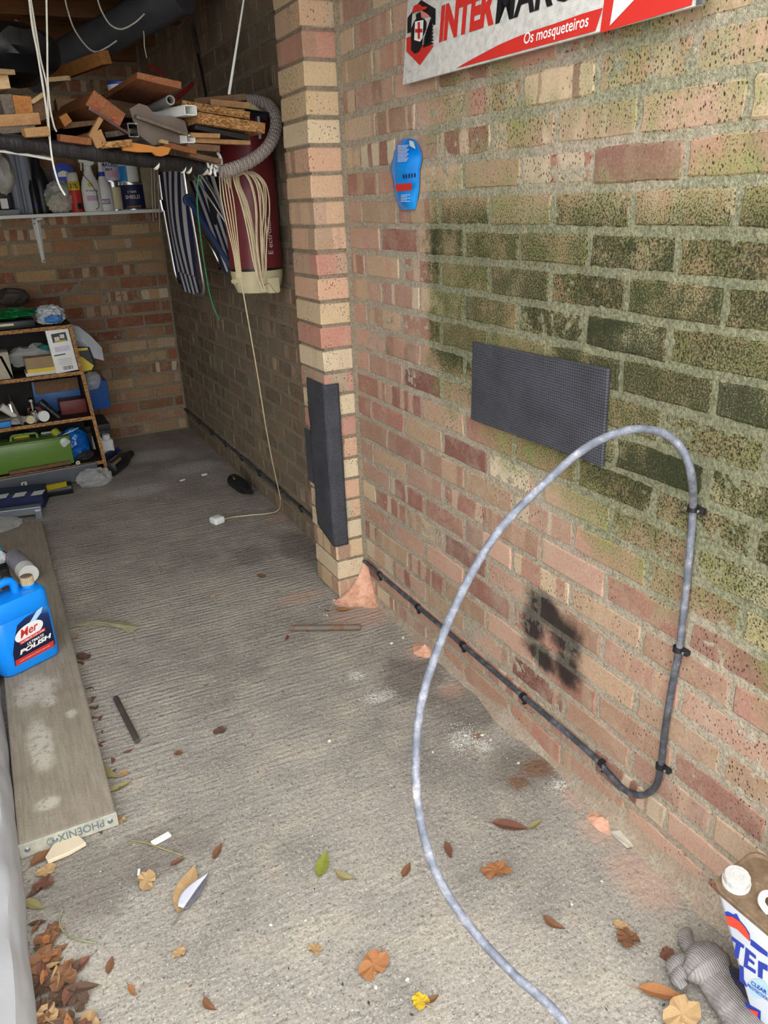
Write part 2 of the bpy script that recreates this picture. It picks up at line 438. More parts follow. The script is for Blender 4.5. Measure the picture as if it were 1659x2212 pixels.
lm = MB(); lm.box((-2.66, .3, 1.18), (.1, 4.9, 2.4)); struct('wall_left', lm, simple('bounce_white_wall', lin(214,210,200), .85, 0, .08, 5, .3, 60))  # unseen side wall; its white tone is picked to bounce daylight inside
pm = MB(); pm.box((-.058, .105, ZT/2-.005), (.106, .205, ZT)); wp = struct('wall_pier', pm, MOB)

def brick_meshes(L, n=8, two=False, base='brick'):
    out = []
    for k in range(n):
        rg = random.Random(k*13+5); mb = MB()
        if two:      # solid block, all edges worn (two faces show)
            bm = bmesh.new(); bmesh.ops.create_cube(bm, size=1)
            for v in bm.verts: v.co = V((v.co.x*L[0], v.co.y*L[1], v.co.z*.0655))
            bmesh.ops.bevel(bm, geom=bm.edges[:], offset=.0035, segments=1, affect='EDGES')
            for v in bm.verts: v.co += V((rg.uniform(-1,1), rg.uniform(-1,1), rg.uniform(-1,1)))*.0013
            bm.verts.index_update(); mb.add([v.co for v in bm.verts], [[v.index for v in f.verts] for f in bm.faces]); bm.free()
        else:
            hx, hz = L/2, .0326
            ring = []
            for (ax, az) in [(-1,-1),(-.35,-1),(.35,-1),(1,-1),(1,0),(1,1),(.35,1),(-.35,1),(-1,1),(-1,0)]:
                ring.append((ax*hx+rg.uniform(-.003,.003), az*hz+rg.uniform(-.0024,.0024)))
            n_ = len(ring); ins = .0042; vs_ = []
            for (px, pz) in ring:
                sx_ = 1-ins/hx; sz_ = 1-ins/hz
                vs_.append((px*sx_, rg.uniform(-.0005,.0005), pz*sz_))
            for (px, pz) in ring: vs_.append((px, .0028+rg.uniform(-.0006,.0006), pz))
            for (px, pz) in ring: vs_.append((px, .04, pz))
            fs_ = [tuple(range(n_))]
            for a in range(2):
                for i in range(n_): fs_.append((a*n_+i, (a+1)*n_+i, (a+1)*n_+(i+1) % n_, a*n_+(i+1) % n_))
            mb.add(vs_, fs_)
        out.append(mb.mesh(base))
    return out
PAL = [lin(182,142,122), lin(172,130,112), lin(166,120,104), lin(184,156,128), lin(176,146,120), lin(152,112,98), lin(194,170,140), lin(184,148,128), lin(144,100,88), lin(172,136,114), lin(178,140,122)]
PALP = [lin(204,164,136), lin(204,178,142), lin(194,142,118), lin(212,192,160), lin(186,134,116), lin(202,168,138)]
PALB = [lin(148,94,68), lin(164,120,84), lin(172,138,98), lin(140,82,60), lin(158,124,90), lin(174,142,102), lin(146,104,76), lin(178,148,108)]
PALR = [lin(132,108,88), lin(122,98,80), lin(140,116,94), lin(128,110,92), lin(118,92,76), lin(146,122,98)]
BFULL = brick_meshes(.2145, 8)
def lay(parent, meshes, mat, pal, place, rz, u0, u1, phase, ncourse, c0=0, shift=lambda k: 0.0, stuff=None):
    """running bond; place(u, z) gives the world point of a brick face centre"""
    for me in meshes:
        if not me.materials: me.materials.append(mat)
    cnt = 0
    for k in range(c0, ncourse):
        ph = phase+(.1125 if k % 2 else 0)
        j0 = math.floor((u0-ph)/.225)-1
        u = ph+j0*.225
        while u < u1:
            a, b = max(u, u0), min(u+.225, u1); u += .225
            if b-a < .035: continue
            me = random.choice(meshes)
            o = bpy.data.objects.new('brick', me); COL.objects.link(o)
            o.location = place((a+b)/2, k*.075+.0375+random.uniform(-.0012,.0012))
            nrm = V((math.sin(rz), -math.cos(rz), 0)); o.location += nrm*random.uniform(-.0012,.0018)
            o.rotation_euler = (random.uniform(-.006,.006), random.uniform(-.007,.007), rz+random.uniform(-.006,.006))
            o.scale = ((b-a-random.uniform(.011,.015))/.2145, 1, random.uniform(.89,.95))
            c = random.choice(pal); kk = random.uniform(.74, 1.14); o.color = (c[0]*kk, c[1]*kk, c[2]*kk, 1)
            o.parent = parent; cnt += 1
    return cnt
lay(wf, [m_.copy() for m_ in BFULL], BRF, PAL, lambda u, z: V((-.003, u, z)), -math.pi/2, -2.12, -.006, -.8965-.0, NCR)
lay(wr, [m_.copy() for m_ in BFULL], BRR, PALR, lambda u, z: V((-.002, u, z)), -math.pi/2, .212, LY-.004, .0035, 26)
lay(wb, [m_.copy() for m_ in BFULL], BRB, PALB, lambda u, z: V((u, LY-.002, z)), 0, -1.35, -.006, -.07, NCR)
# bricks out of sight of the photograph: joined
def joined(parent, mat, place, rz, u0, u1, k0, k1):
    mb = MB(); R_ = Matrix.Rotation(rz, 3, 'Z')
    for k in range(k0, k1):
        u = u0+(.1125 if k % 2 else 0)
        while u+.215 < u1:
            mb.box(place(u+.11, k*.075+.0375)+R_ @ V((0,.02,0)), (.2145,.04,.065), R_); u += .225
    o = put('brick_courses', mb.mesh('brick_courses'), mat, (0,0,0), parent); o['kind'] = 'stuff'; o.color = (.36,.22,.15,1)
joined(wb, BRB, lambda u, z: V((u, LY-.002, z)), 0, -2.6, -1.34, 0, NCR)
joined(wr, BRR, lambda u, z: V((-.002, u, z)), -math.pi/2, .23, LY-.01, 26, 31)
joined(wb, BRB, lambda u, z: V((u, LY-.002, z)), 0, -2.6, -.01, NCR, 31)
# pier: one worn block per course, two faces in view
pmesh = brick_meshes((.111, .2115), 6, True)
for me in pmesh: me.materials.append(BRP)
for k in range(NCR):
    o = bpy.data.objects.new('brick', random.choice(pmesh)); COL.objects.link(o)
    o.location = (-.0605+random.uniform(-.0015,.0015), .105+random.uniform(-.0015,.0015), k*.075+.0375)
    o.rotation_euler = (0, 0, random.uniform(-.012,.012)+(math.pi if k % 2 else 0))
    c = random.choice(PALP); o.color = (*c, 1); o.parent = wp
# mortar rendered into the angle between pier and wall
am = MB(); am.grid(lambda a, b: V((-.014*(1-a)+.0*a-.001, -.003-.010*a+.002*mnoise.noise(V((a, b*40, 0))), b*2.1)), 5, 160)
o = obj('mortar_joint', am, MOB, wp, True)
# ceiling: dark roof boards on joists
cm = MB(); cm.box((-1.3, .8, 2.34), (2.75, 4.0, .06)); ce = struct('ceiling', cm, wood('roof_board_dark', lin(44,34,26), lin(70,52,38)))
JW = wood('joist_timber', lin(86,54,30), lin(126,84,48), 30, (.06, 1, 1))
for jy in (-.95, -.5, -.03, .46, .95, 1.43, 1.93, 2.39):
    jm = MB(); jm.box((-1.36, jy, 2.185), (2.55 if jy > .2 else 2.5, .05, .245)); obj('joist', jm, JW, ce)
# mortar fillet along the foot of the front wall, and pink mortar droppings at the pier foot
def fillet(name, pts, wd_, ht, mat, n=90):
    mb = MB()
    def fn(a, b):
        yv = pts[0]+(pts[1]-pts[0])*b
        k = .75+.6*mnoise.noise(V((0, yv*5, 1)))
        w_ = wd_*k*(1+.8*max(0, (-yv-.9))); h_ = ht*k*(1+.9*max(0, (-yv-.9)))
        an = a*math.pi/2
        xx = -w_*(1-math.sin(an))-.001; zz = h_*(1-math.cos(an))*.9
        q = V((xx+.001, yv, zz-.003+.005*mnoise.noise(V((a*6, yv*22, 3)))*(a*(1-a)*4)))
        return q
    mb.grid(fn, 9, n); o = struct(name, mb, mat, True); return o
fillet('trim_1', (-2.1, -.02), .045, .06, MOF)
t_ = NT('pink_mortar'); p_ = t_.pos(); g_ = t_.noise(p_, 40, 5, .7)
PINK = t_.out(t_.ramp(g_, [(.3, lin(188,136,112)), (.55, lin(222,170,142)), (.75, lin(228,196,170))]), .95, t_.bump(t_.noise(p_, 90, 4), .8, .006), 0, .1)
def heap(name, c, rx, ry, h, seed, label):
    mb = MB()
    def fn(a, b):
        an = a*2*math.pi; rr = 1-b; e = 1+.35*mnoise.noise(V((math.cos(an)*1.3, math.sin(an)*1.3, seed)))
        xx = c[0]+rx*rr*e*math.cos(an); yy = c[1]+ry*rr*e*math.sin(an)
        zz = h*(1-rr**.8)*(1+.3*mnoise.noise(V((xx*30, yy*30, seed))))-.002
        return V((min(xx, -.002), yy, zz))
    mb.grid(fn, 26, 8, True)
    return obj(name, mb, PINK, None, True, label, 'mortar')
# spreads against pier front and wall
pmb = MB()
def pfn(a, b):
    an = math.pi*(1+a*.5); 
    h_ = .125*(1-a)**1.2*(1-.15*a)+.004
    cx_, cy_ = -.004, -.006
    rr = .012+(.14-.04*a)*b**1.3*(1+.25*mnoise.noise(V((a*3, b*2, 5))))
    q = V((cx_+rr*math.cos(an)*.95, cy_+rr*math.sin(an)*.9, .13*(1-b)**1.7+.006*mnoise.noise(V((a*9, b*9, 2)))*(1-b)*b*4+.002*(1-b)))
    return q
pmb.grid(pfn, 22, 14); obj('mortar_heap', pmb, PINK, None, True, 'pink mortar spread in the angle between pier foot and wall', 'mortar')
heap('mortar_heap', (-.02, -.46), .045, .05, .022, 2, 'small pink mortar lump by the wall foot under the second cleat')
heap('mortar_heap', (-.035, -1.31), .03, .05, .016, 4, 'pink mortar lump at the wall foot under the cable bend')

# ------------------------------------------------------------------ object materials
BLACK = simple('black_plastic', lin(30,30,32), .4, 0, .2, 30, .1)
BLACKM = simple('black_matt', lin(34,33,34), .8, 0, .25, 20, .4)
WHITE = simple('white_plastic', lin(226,226,222), .45, 0, .04, 20, .05)
OFFW = simple('off_white', lin(206,202,190), .6, 0, .08, 20, .1)
CREAM = simple('cream_plastic', lin(206,196,158), .45, 0, .06, 20, .05)
FLEX = simple('cream_flex', lin(204,188,152), .5, 0, .1, 40, .05)
STRING = simple('white_string', lin(216,212,200), .85, 0, .1, 90, .4, 300)
RED = simple('red_print', lin(196,48,40), .5, 0, .05, 20, 0)
BLUEP = simple('blue_print', lin(36,66,168), .45, 0, .06, 20, 0)
NAVY = simple('navy', lin(26,34,74), .55, 0, .1, 20, .1)
CHROME = simple('chrome', lin(206,208,210), .18, 1, .05, 20, 0)
ALU = simple('aluminium', lin(188,190,192), .3, 1, .08, 30, .1)
GALV = simple('galvanised', lin(150,156,164), .4, .8, .15, 30, .15)
GREYP = simple('grey_plastic', lin(128,128,134), .5, 0, .12, 12, .1)
YELLOW = simple('yellow_print', lin(214,186,40), .5, 0, .08, 20, 0)
GREEN = simple('green_plastic', lin(92,124,52), .28, 0, .06, 12, .03)
CARD = simple('cardboard', lin(150,126,96), .85, 0, .1, 25, .3)
WRED = simple('maroon_enamel', lin(112,38,44), .38, 0, .08, 14, .05)

def chipboard():
    t = NT('chipboard'); p = t.oco(); d, c = t.vor(t.vm('MULTIPLY', p, (1, 1, 2.2)), 160)
    c2 = t.ramp(t.sep(c)[0], [(0, lin(112,76,44)), (.5, lin(160,116,70)), (1, lin(196,156,104))])
    return t.out(c2, .9, t.bump(d, .6, .003), 0, .15)
CHIP = chipboard()
WD = [wood('pine_orange', lin(150,92,44), lin(190,132,72)), wood('pine_pale', lin(176,146,104), lin(206,178,136)),
      wood('old_brown', lin(96,72,52), lin(134,104,76)), wood('grey_timber', lin(92,82,72), lin(128,116,102)),
      wood('red_brown', lin(118,70,44), lin(160,104,66)), wood('tan_timber', lin(148,110,70), lin(184,144,98))]

# ------------------------------------------------------------------ sign on the wall
SP0 = at(870, 183, x=-.034); SPR = at(1512, 10, x=-.034)
SU = (SPR-SP0); SL = SU.length; su = SU.normalized()
sv = V((.107, 0, 1)); sv = (sv-su*sv.dot(su)).normalized(); sn = su.cross(sv)
if sn.x > 0: sn = -sn
def onplane(u, v, p0, n):
    r = ray(u, v); return CAM+r*((p0-CAM).dot(n)/r.dot(n))
def sxy(u, v):
    q = onplane(u, v, SP0, sn)-SP0; return (q.dot(su), q.dot(sv))
def s3(a, b, lift=.0012): return SP0+su*a+sv*b+sn*lift
SH = .295
def sign_panel_mat():
    t = NT('corrugated_sign_board'); p = t.oco(); x, y, z = t.sep(p)
    g = t.noise(p, 60, 4, .7); f = t.ma('SINE', t.ma('MULTIPLY', z, 1500))
    c = t.ramp(g, [(.3, lin(176,174,168)), (.55, lin(204,202,196)), (.75, lin(212,210,204))])
    c = t.mix(t.ss(t.noise(p, 23, 3, .8), .66, .78), c, lin(150,140,126))
    return t.out(c, .5, t.bump(f, .2, .0006), 0, .4)
sg = thing('wall_sign', 'white, red and black shop sign board hung high on the front brick wall', 'sign', SP0)
mb = MB(); mb.add([s3(a, b, l) for l in (-.006, 0) for a, b in ((0,0),(SL,0),(SL,SH),(0,SH))], [(3,2,1,0),(4,5,6,7),(0,1,5,4),(1,2,6,5),(2,3,7,6),(3,0,4,7)])
obj('board', mb, sign_panel_mat(), sg)
def flat(lst, lift): 
    mb_ = MB()
    for poly in lst: mb_.poly([s3(a, b, lift) for a, b in poly])
    return mb_
px = lambda l: [sxy(u, v) for u, v in l]
def zz(l, sc=4.1475, ox=860, oy=0): return [sxy(ox+a/sc, oy+b/sc) for a, b in l]
# lettering
a0 = sxy(949, 92); a1 = sxy(1067, 55); tI = sxy(952, 14); hI = tI[1]-a0[1]
mb = MB(); add_text(mb, 'INTER', s3(*a0), su*(a1[0]-a0[0]), sv*hI, bold=.055); o = obj('lettering', mb, RED, sg); o['label'] = 'red capital letters INTER'
wI = (a1[0]-a0[0])
mb = MB(); add_text(mb, 'MARCHÉ', s3(a1[0]+.006, a1[1]), su*(wI*1.62), sv*hI*1.22, bold=.03); o = obj('lettering', mb, BLACK, sg); o['label'] = 'black capital letters'
# red swoosh with the second line
sw = zz([(520,615),(640,545),(760,480),(900,405),(1060,335),(1200,280),(1400,215),(1659,122)])+[sxy(1303, 17), sxy(1287, 67)]
obj('swoosh', flat([sw], .0012), RED, sg, label='red swoosh')
b0 = sxy(1132, 99); b1 = sxy(1272, 57); hb = sxy(1132, 74)[1]-b0[1]
mb = MB(); add_text(mb, 'Os mosqueteiros', s3(b0[0], b0[1]-hb*.22, .002), su*(b1[0]-b0[0]), sv*hb*1.3, bold=.012); obj('lettering', mb, WHITE, sg)
# red corner panel with white arrow notch
rp = [sxy(1297, 72), sxy(1495, 11), (sxy(1495, 11)[0], SH-.01), (sxy(1306, 0)[0], SH-.01)]
ar = [sxy(1319, 56), sxy(1372, 0), (sxy(1372, 0)[0]+.06, sxy(1372, 0)[1]+.055), (sxy(1319, 56)[0]+.004, sxy(1372, 0)[1]+.06)]
obj('corner_panel', flat([rp], .0012), RED, sg); obj('arrow_notch', flat([ar], .002), WHITE, sg)
# emblem: split hexagon with a caped figure and cross
em = thing('x', 'x', 'x', SP0); bpy.data.objects.remove(em)
obj('emblem_dark', flat([zz([(85,300),(88,160),(210,0),(340,80),(338,222),(318,226),(300,160),(215,90),(130,120),(118,290)])], .0012), BLACK, sg)
obj('emblem_red', flat([zz([(80,340),(118,325),(130,470),(200,430),(230,398),(325,408),(198,585),(78,462)])], .0012), RED, sg)
fg = obj('emblem_figure', flat([zz([(150,190),(178,160),(215,160),(240,170),(262,200),(258,260),(228,330),(222,410),(190,470),(152,482),(122,450),(122,260)])], .002), BLACK, sg)
obj('emblem_tabard', flat([zz([(160,195),(236,180),(228,340),(205,375),(152,360)])], .0026), WHITE, sg)
obj('emblem_cross', flat([zz([(186,200),(206,200),(206,350),(186,350)]), zz([(162,262),(228,258),(228,292),(162,296)])], .0032), RED, sg)
obj('emblem_hat', flat([zz([(132,118),(150,55),(185,38),(215,45),(225,62),(272,60),(262,82),(190,105)])], .0032), RED, sg)
obj('emblem_face', flat([zz([(170,130),(212,108),(218,160),(175,185)])], .0036), BLACK, sg)
obj('emblem_hair', flat([zz([(220,100),(262,118),(298,150),(222,162)])], .0034), simple('pink_print', lin(206,120,110), .5, 0, .05, 20, 0), sg)
cape = []
for i in range(7):
    yy = 200+i*30; cape.append(zz([(300-i*4, yy-40+i*4), (318+i*2, yy+6+i), (226, yy+170-i*20), (240, yy+140-i*18)]))
obj('emblem_cape', flat(cape, .0022), BLACK, sg)
mb = MB(); q = SPR+sv*.006; mb.box(q, (.006, .012, .012)); obj('corner_clip', mb, GALV, sg)

# ------------------------------------------------------------------ rubber mats on wall and pier
def mat_rubber():
    t = NT('ribbed_rubber'); p = t.pos(); x, y, z = t.sep(p)
    f = t.ma('SINE', t.ma('MULTIPLY', z, 1050)); f2 = t.ma('SINE', t.ma('MULTIPLY', t.ma('ADD', x, y), 900))
    h = t.ma('ADD', f, t.ma('MULTIPLY', f2, .5)); n = t.noise(p, 11, 4)
    c = t.ramp(n, [(.3, lin(60,61,66)), (.7, lin(74,75,82))])
    return t.out(c, .68, t.bump(h, .55, .0016), 0, .35)
RUB = mat_rubber()
def slab_on(poly, thick, xf):     # bevelled slab with rounded front edge
    mb_ = MB(); mb_.prism(poly, thick, xf); return mb_
# plane x = const: local (a, b) -> (x, -a, b)
XW = Matrix(((0,0,-1,-.006),(-1,0,0,0),(0,1,0,0),(0,0,0,1)))
q = [at(1022,738,x=-.012), at(1315,797,x=-.012), at(1301,1008,x=-.012), at(1018,906,x=-.012)]
mb = slab_on([(-p.y, p.z) for p in q][::-1], .008, XW)
obj('rubber_mat', mb, RUB, None, False, 'dark grey ribbed rubber mat fixed flat to the mossy wall', 'mat', None, None, .002)
pm_ = MB()
def pier_mat(a, b):
    pass
# L-shaped wrap: outline on the pier's side face and on its front face
XL = Matrix(((0,0,-1,-.1175),(1,0,0,0),(0,1,0,0),(0,0,0,1)))     # side face: local (y, z)
side = [(-.006,.213),(.136,.245),(.142,.40),(.196,.40),(.196,.60),(.160,.602),(.152,.785),(-.006,.792)]
pw = thing('pier_rubber_guard', 'dark grey rubber guard wrapped around the pier corner', 'mat', (-.12, 0, .21))
def wavy(z): return .0022*math.sin(z*34)+.0018*math.sin(z*71+1)
ms = MB()
def gfn(a, b):
    z0 = .213+.03*max(0, a-.32)/.68*1.2 if a > .32 else .213
    z = z0+(.79-z0)*b
    s_ = -.052+(.052+.15)*a
    r = .008
    if s_ < -r: return V((-.1235-.0*s_ + (-s_)-.0, -.0075+wavy(z)*.3, z))
    if s_ > r: return V((-.1235+wavy(z)*.4, s_-.0075, z))
    t2 = (s_+r)/(2*r)*math.pi/2
    return V((-.1155-.008*math.sin(t2)+wavy(z)*.5, -.0+.0005-.008*math.cos(t2)+wavy(z)*.5, z))
ms.grid(gfn, 26, 60)
o = obj('wrap', ms, RUB, pw, True); so = o.modifiers.new('thick', 'SOLIDIFY'); so.thickness = .005; so.offset = 0
mt = slab_on([(.148,.402),(.205,.402),(.205,.598),(.148,.598)], .005, Matrix(((0,0,-1,-.1195),(1,0,0,0),(0,1,0,0),(0,0,0,1))))
obj('side_flap', mt, RUB, pw)

# ------------------------------------------------------------------ blue flattened bottle label stuck to the wall
fl_pts = [(40,215),(78,212),(88,240),(94,280),(112,300),(126,345),(124,390),(118,450),(112,480),(112,560),(104,690),(97,726),(80,732),(60,730),(56,690),(50,640),(44,580),(36,520),(30,470),(30,430),(34,390),(40,365),(46,330)]
t = NT('blue_bottle_film'); p = t.oco(); x, y, z = t.sep(p)
BOT = t.out(t.ramp(t.noise(p, 9, 2), [(.3, lin(0,112,200)), (.7, lin(20,150,232))]), .25, t.bump(t.noise(p, 16, 2), .5, .008), 0, .6)
bt = thing('flattened_bottle', 'flattened bright blue plastic bottle pinned to the brick wall', 'bottle', at(875,455,x=-.02))
ol = [(857,312),(868,302),(882,299),(893,303),(899,315),(905,330),(906,345),(902,365),(901,385),(900,410),(896,435),(892,452),(880,454),(863,453),(860,440),(856,415),(853,395),(848,370),(847,355),(850,340),(855,328)]
mb = MB(); pts = [at(u, v, x=-.014) for u, v in ol]; cen = sum(pts, V())/len(pts)
n = len(pts); vs_ = [p.copy() for p in pts]+[cen+(p-cen)*.72+V((-.016,0,0)) for p in pts]+[cen+(p-cen)*.3+V((-.021,0,0)) for p in pts]+[p+V((.007,0,0)) for p in pts]
fs_ = [(i, (i+1) % n, n+(i+1) % n, n+i) for i in range(n)]+[(n+i, n+(i+1) % n, 2*n+(i+1) % n, 2*n+i) for i in range(n)]+[tuple(2*n+i for i in range(n))]+[(3*n+i, 3*n+(i+1) % n, (i+1) % n, i) for i in range(n)]
mb.add(vs_, fs_); bd = obj('body', mb, BOT, bt, True)
mb = MB(); 
for i in range(12):
    v = 313+i*3.1; mb.poly([at(859, v+1.5, x=-.0365), at(883-(i % 3)*2, v-.2, x=-.0365), at(883-(i % 3)*2, v+.9, x=-.0365), at(859, v+2.6, x=-.0365)])
obj('small_print', mb, WHITE, bt); mb = MB()
for i in range(5):
    v = 421+i*3.4; mb.poly([at(866, v, x=-.0365), at(886-(i % 2)*7, v-.5, x=-.0365), at(886-(i % 2)*7, v+.5, x=-.0365), at(866, v+1, x=-.0365)])
obj('small_print', mb, WHITE, bt)
mb = MB(); mb.poly([at(854,398,x=-.036), at(887,395,x=-.036), at(890,398,x=-.036), at(890,408,x=-.036), at(887,411,x=-.036), at(856,414,x=-.036)]); obj('red_panel', mb, RED, bt)
mb = MB()
for i in range(5):
    c = at(871.5+i*6.2, 381-i*.6, x=-.037)
    mb.poly([c+V((0, .0042*math.cos(k), .0062*math.sin(k))) for k in [j*math.pi/5 for j in range(10)]])
obj('dot_row', mb, NAVY, bt)
mb = MB(); mb.poly([at(884,303,x=-.034), at(893,306,x=-.034), at(898,322,x=-.034), at(885,315,x=-.034)]); obj('worn_patch', mb, OFFW, bt)

# ------------------------------------------------------------------ armoured cable with cleats
def cable_mat():
    t = NT('weathered_cable_sheath'); p = t.pos(); x, y, z = t.sep(p)
    n = t.noise(p, 38, 5, .7)
    out_ = t.ma('MAXIMUM', t.ss(x, -.06, -.2), t.ma('MULTIPLY', t.ss(z, .3, .8), t.ss(y, -1.2, -1.35)))
    c = t.ramp(n, [(.3, lin(44,46,50)), (.5, lin(66,68,74)), (.7, lin(104,106,112))])
    c2 = t.ramp(n, [(.3, lin(80,84,94)), (.5, lin(108,112,122)), (.62, lin(136,138,146)), (.74, lin(196,188,178))])
    return t.out(t.mix(out_, c, c2), .5, t.bump(n, .25, .001), 0, .4)
ZC = .128; XC = -.0115; CR = .0069
def catmull(pts, k=8):
    pts = [V(p) for p in pts]; out = []
    for i in range(len(pts)-1):
        p0 = pts[max(i-1,0)]; p1 = pts[i]; p2 = pts[i+1]; p3 = pts[min(i+2, len(pts)-1)]
        for j in range(k):
            t_ = j/k; out.append(.5*((2*p1)+(p2-p0)*t_+(2*p0-5*p1+4*p2-p3)*t_**2+(3*p1-p0-3*p2+p3)*t_**3))
    out.append(pts[-1]); return out
path = [V((XC, LY-.008, ZC)), V((XC, 2.3, ZC)), V((XC, 1.6, ZC+.002)), V((XC, .9, ZC-.001)), V((XC, .3, ZC)), V((XC, -.3, ZC+.001)), V((XC, -.7, ZC)), V((XC, -1.0, ZC)), V((XC, -1.22, ZC))]
for u, v in ((1318,1675),(1350,1707),(1385,1718),(1415,1700),(1427,1655),(1436,1580),(1450,1490),(1467,1402),(1480,1290),(1490,1190),(1497,1098)): path.append(at(u, v, x=XC))
for u, v, d in ((1494,1030,1.315),(1476,975,1.31),(1444,942,1.305),(1400,928,1.3),(1345,932,1.295),(1262,970,1.285),(1165,1055,1.275),(1075,1150,1.265),(1005,1265,1.255),(950,1390,1.25),(912,1510,1.245),(899,1620,1.24),(902,1730,1.23),(925,1840,1.22),(966,1930,1.21),(1030,2020,1.195),(1110,2105,1.18),(1225,2218,1.165)):
    path.append(at(u, v, d=d))
e = path[-1]; path += [V((e.x+.01, e.y-.1, e.z-.1)), V((e.x+.03, e.y-.22, .05)), V((e.x+.05, e.y-.42, .0075)), V((e.x+.06, e.y-.8, .0072))]
mb = MB(); mb.tube(catmull(path, 7), CR, 12)
cb = thing('armoured_cable', 'thick grey-black cable clipped low along the wall and looping out over the floor', 'cable', (XC, -1.2, 0))
obj('sheath', mb, cable_mat(), cb, True)
def cleat(p, label, vert=False, turn=0.0):
    rt = thing('cable_cleat', label, 'cable clip', p, 'black cable cleats')
    mb_ = MB(); N = 14; ring = []
    for w_ in (-.0055, .0055):
        for rr in (CR+.0002, CR+.0032):
            for k in range(N):
                a = 2*math.pi*k/N; ring.append((w_, rr, a))
    vs_ = []
    for w_, rr, a in ring:
        if vert: vs_.append(p+V((rr*math.cos(a), rr*math.sin(a), w_)))
        else: vs_.append(p+V((rr*math.cos(a), w_, rr*math.sin(a))))
    fs_ = []
    for k in range(N):
        j = (k+1) % N
        fs_ += [(k, j, N+j, N+k), (2*N+k, 3*N+k, 3*N+j, 2*N+j), (N+k, N+j, 3*N+j, 3*N+k), (k, 2*N+k, 2*N+j, j)]
    mb_.add(vs_, fs_); obj('strap', mb_, BLACK, rt, True)
    m2 = MB()
    d = V((0, -1, 0)) if vert else V((0, 0, -1))
    c = p+d*(CR+.008)+V((.003,0,0))
    m2.rbox(c, (.012, .017 if vert else .011, .011 if vert else .017), .002); ft = obj('foot', m2, BLACK, rt)
    m3 = MB(); R_ = Matrix.Rotation(-math.pi/2, 4, 'Y'); m3.lathe([(.0032,0),(.0032,.002),(.0014,.003)], 10, Matrix.Translation(c+V((-.006,0,0))) @ R_); obj('screw', m3, CHROME, ft, True)
fr = [(820,1243),(903,1318),(1000,1403),(1130,1518),(1300,1660)]
ordn = ['first','second','third','fourth','fifth','sixth','seventh','eighth']
for i, (u, v) in enumerate(fr):
    q = at(u, v, x=XC); cleat(V((XC, q.y, ZC)), '%s black cleat from the pier, on the low run of the front wall' % ordn[i])
for i, (u, v, nm) in enumerate([(1427,1655,'lowest'),(1465,1402,'middle'),(1497,1098,'topmost')]):
    cleat(at(u, v, x=XC), '%s black cleat on the rising length of cable' % nm, True)
for i, (u, v) in enumerate([(650,1102),(602,1062),(560,1030),(522,995),(487,965),(457,940),(430,914),(405,891)]):
    q = at(u, v, x=XC); cleat(V((XC, q.y, ZC)), '%s black cleat behind the pier, counting towards the back wall' % ordn[i])

# ------------------------------------------------------------------ helpers for small things
def pb(u0, u1, v0, v1, y, dep, zb=None):
    c = at((u0+u1)/2, (v0+v1)/2, y=y); s_ = mpp(c); w = (u1-u0)*s_*1.08; h = (v1-v0)*s_*1.05
    z = zb+h/2 if zb is not None else c.z
    return V((c.x, y+dep/2, z)), V((w, dep, h))
def facing(c): return math.atan2(CAM.y-c[1], CAM.x-c[0])
def cyl_text(mb_, body, c, r, phi0, z0, w, h, **k):
    vs_, fs_ = text_geo(body, **k)
    mb_.add([V((c[0]+r*math.cos(phi0+(v.x-.5)*w/r), c[1]+r*math.sin(phi0+(v.x-.5)*w/r), z0+v.y*h)) for v in vs_], fs_)
def cyl_patch(mb_, c, r, p0, p1, z0, z1, n=8):
    mb_.grid(lambda a, b: V((c[0]+r*math.cos(p0+(p1-p0)*a), c[1]+r*math.sin(p0+(p1-p0)*a), z0+(z1-z0)*b)), n, 2)
def T(p): return Matrix.Translation(V(p))
def axis_mat(p0, p1):      # local z from p0 to p1
    z = (V(p1)-V(p0)).normalized(); x = z.orthogonal().normalized(); y = z.cross(x)
    m_ = Matrix((x, y, z)).transposed().to_4x4(); m_.translation = V(p0); return m_
def cord(name, pts, r, mat_, label, cat='string', group=None, k=6, n=6, parent=None):
    mb_ = MB(); mb_.tube(catmull(pts, k), r, n)
    return obj(name, mb_, mat_, parent, True, label if parent is None else None, cat if parent is None else None, group)

# ------------------------------------------------------------------ vacuum cleaner hung behind the pier
VX, VY, VR = -.114, .612, .098
vc = thing('vacuum_cleaner', 'maroon and cream cylinder vacuum cleaner hung upright on the wall behind the pier', 'vacuum cleaner', (VX, VY, 1.03))
mb = MB(); mb.lathe([(VR,1.125),(VR,1.62),(VR*.97,1.63)], 36, T((VX,VY,0))); obj('body', mb, WRED, vc, True)
mb = MB(); mb.lathe([(VR*.62,1.035),(VR*.8,1.04),(VR*.93,1.07),(VR*.99,1.1),(VR*.99,1.119)], 36, T((VX,VY,0))); ec = obj('end_cap', mb, CREAM, vc, True)
mb = MB(); mb.lathe([(VR*1.005,1.118),(VR*1.005,1.127)], 36, T((VX,VY,0)), False, False); obj('seam', mb, BLACK, ec, True)
mb = MB(); mb.lathe([(VR*.99,1.63),(VR*.97,1.66),(VR*.7,1.685),(VR*.4,1.69)], 36, T((VX,VY,0))); obj('end_cap', mb, CREAM, vc, True)
mb = MB(); mb.rbox((VX+.03, VY-.075, 1.065), (.05, .05, .06), .01); obj('foot', mb, CREAM, ec, True)
fc = facing((VX,VY)); q = V((VX+VR*math.cos(fc-.95), VY+VR*math.sin(fc-.95), 1.085))
mb = MB(); mb.lathe([(.011,0),(.011,.012),(.007,.012),(.007,.02)], 12, axis_mat(q-V((math.cos(fc-.95), math.sin(fc-.95), 0))*.004, q+V((math.cos(fc-.95), math.sin(fc-.95), 0)))); obj('knob', mb, CREAM, ec, True)
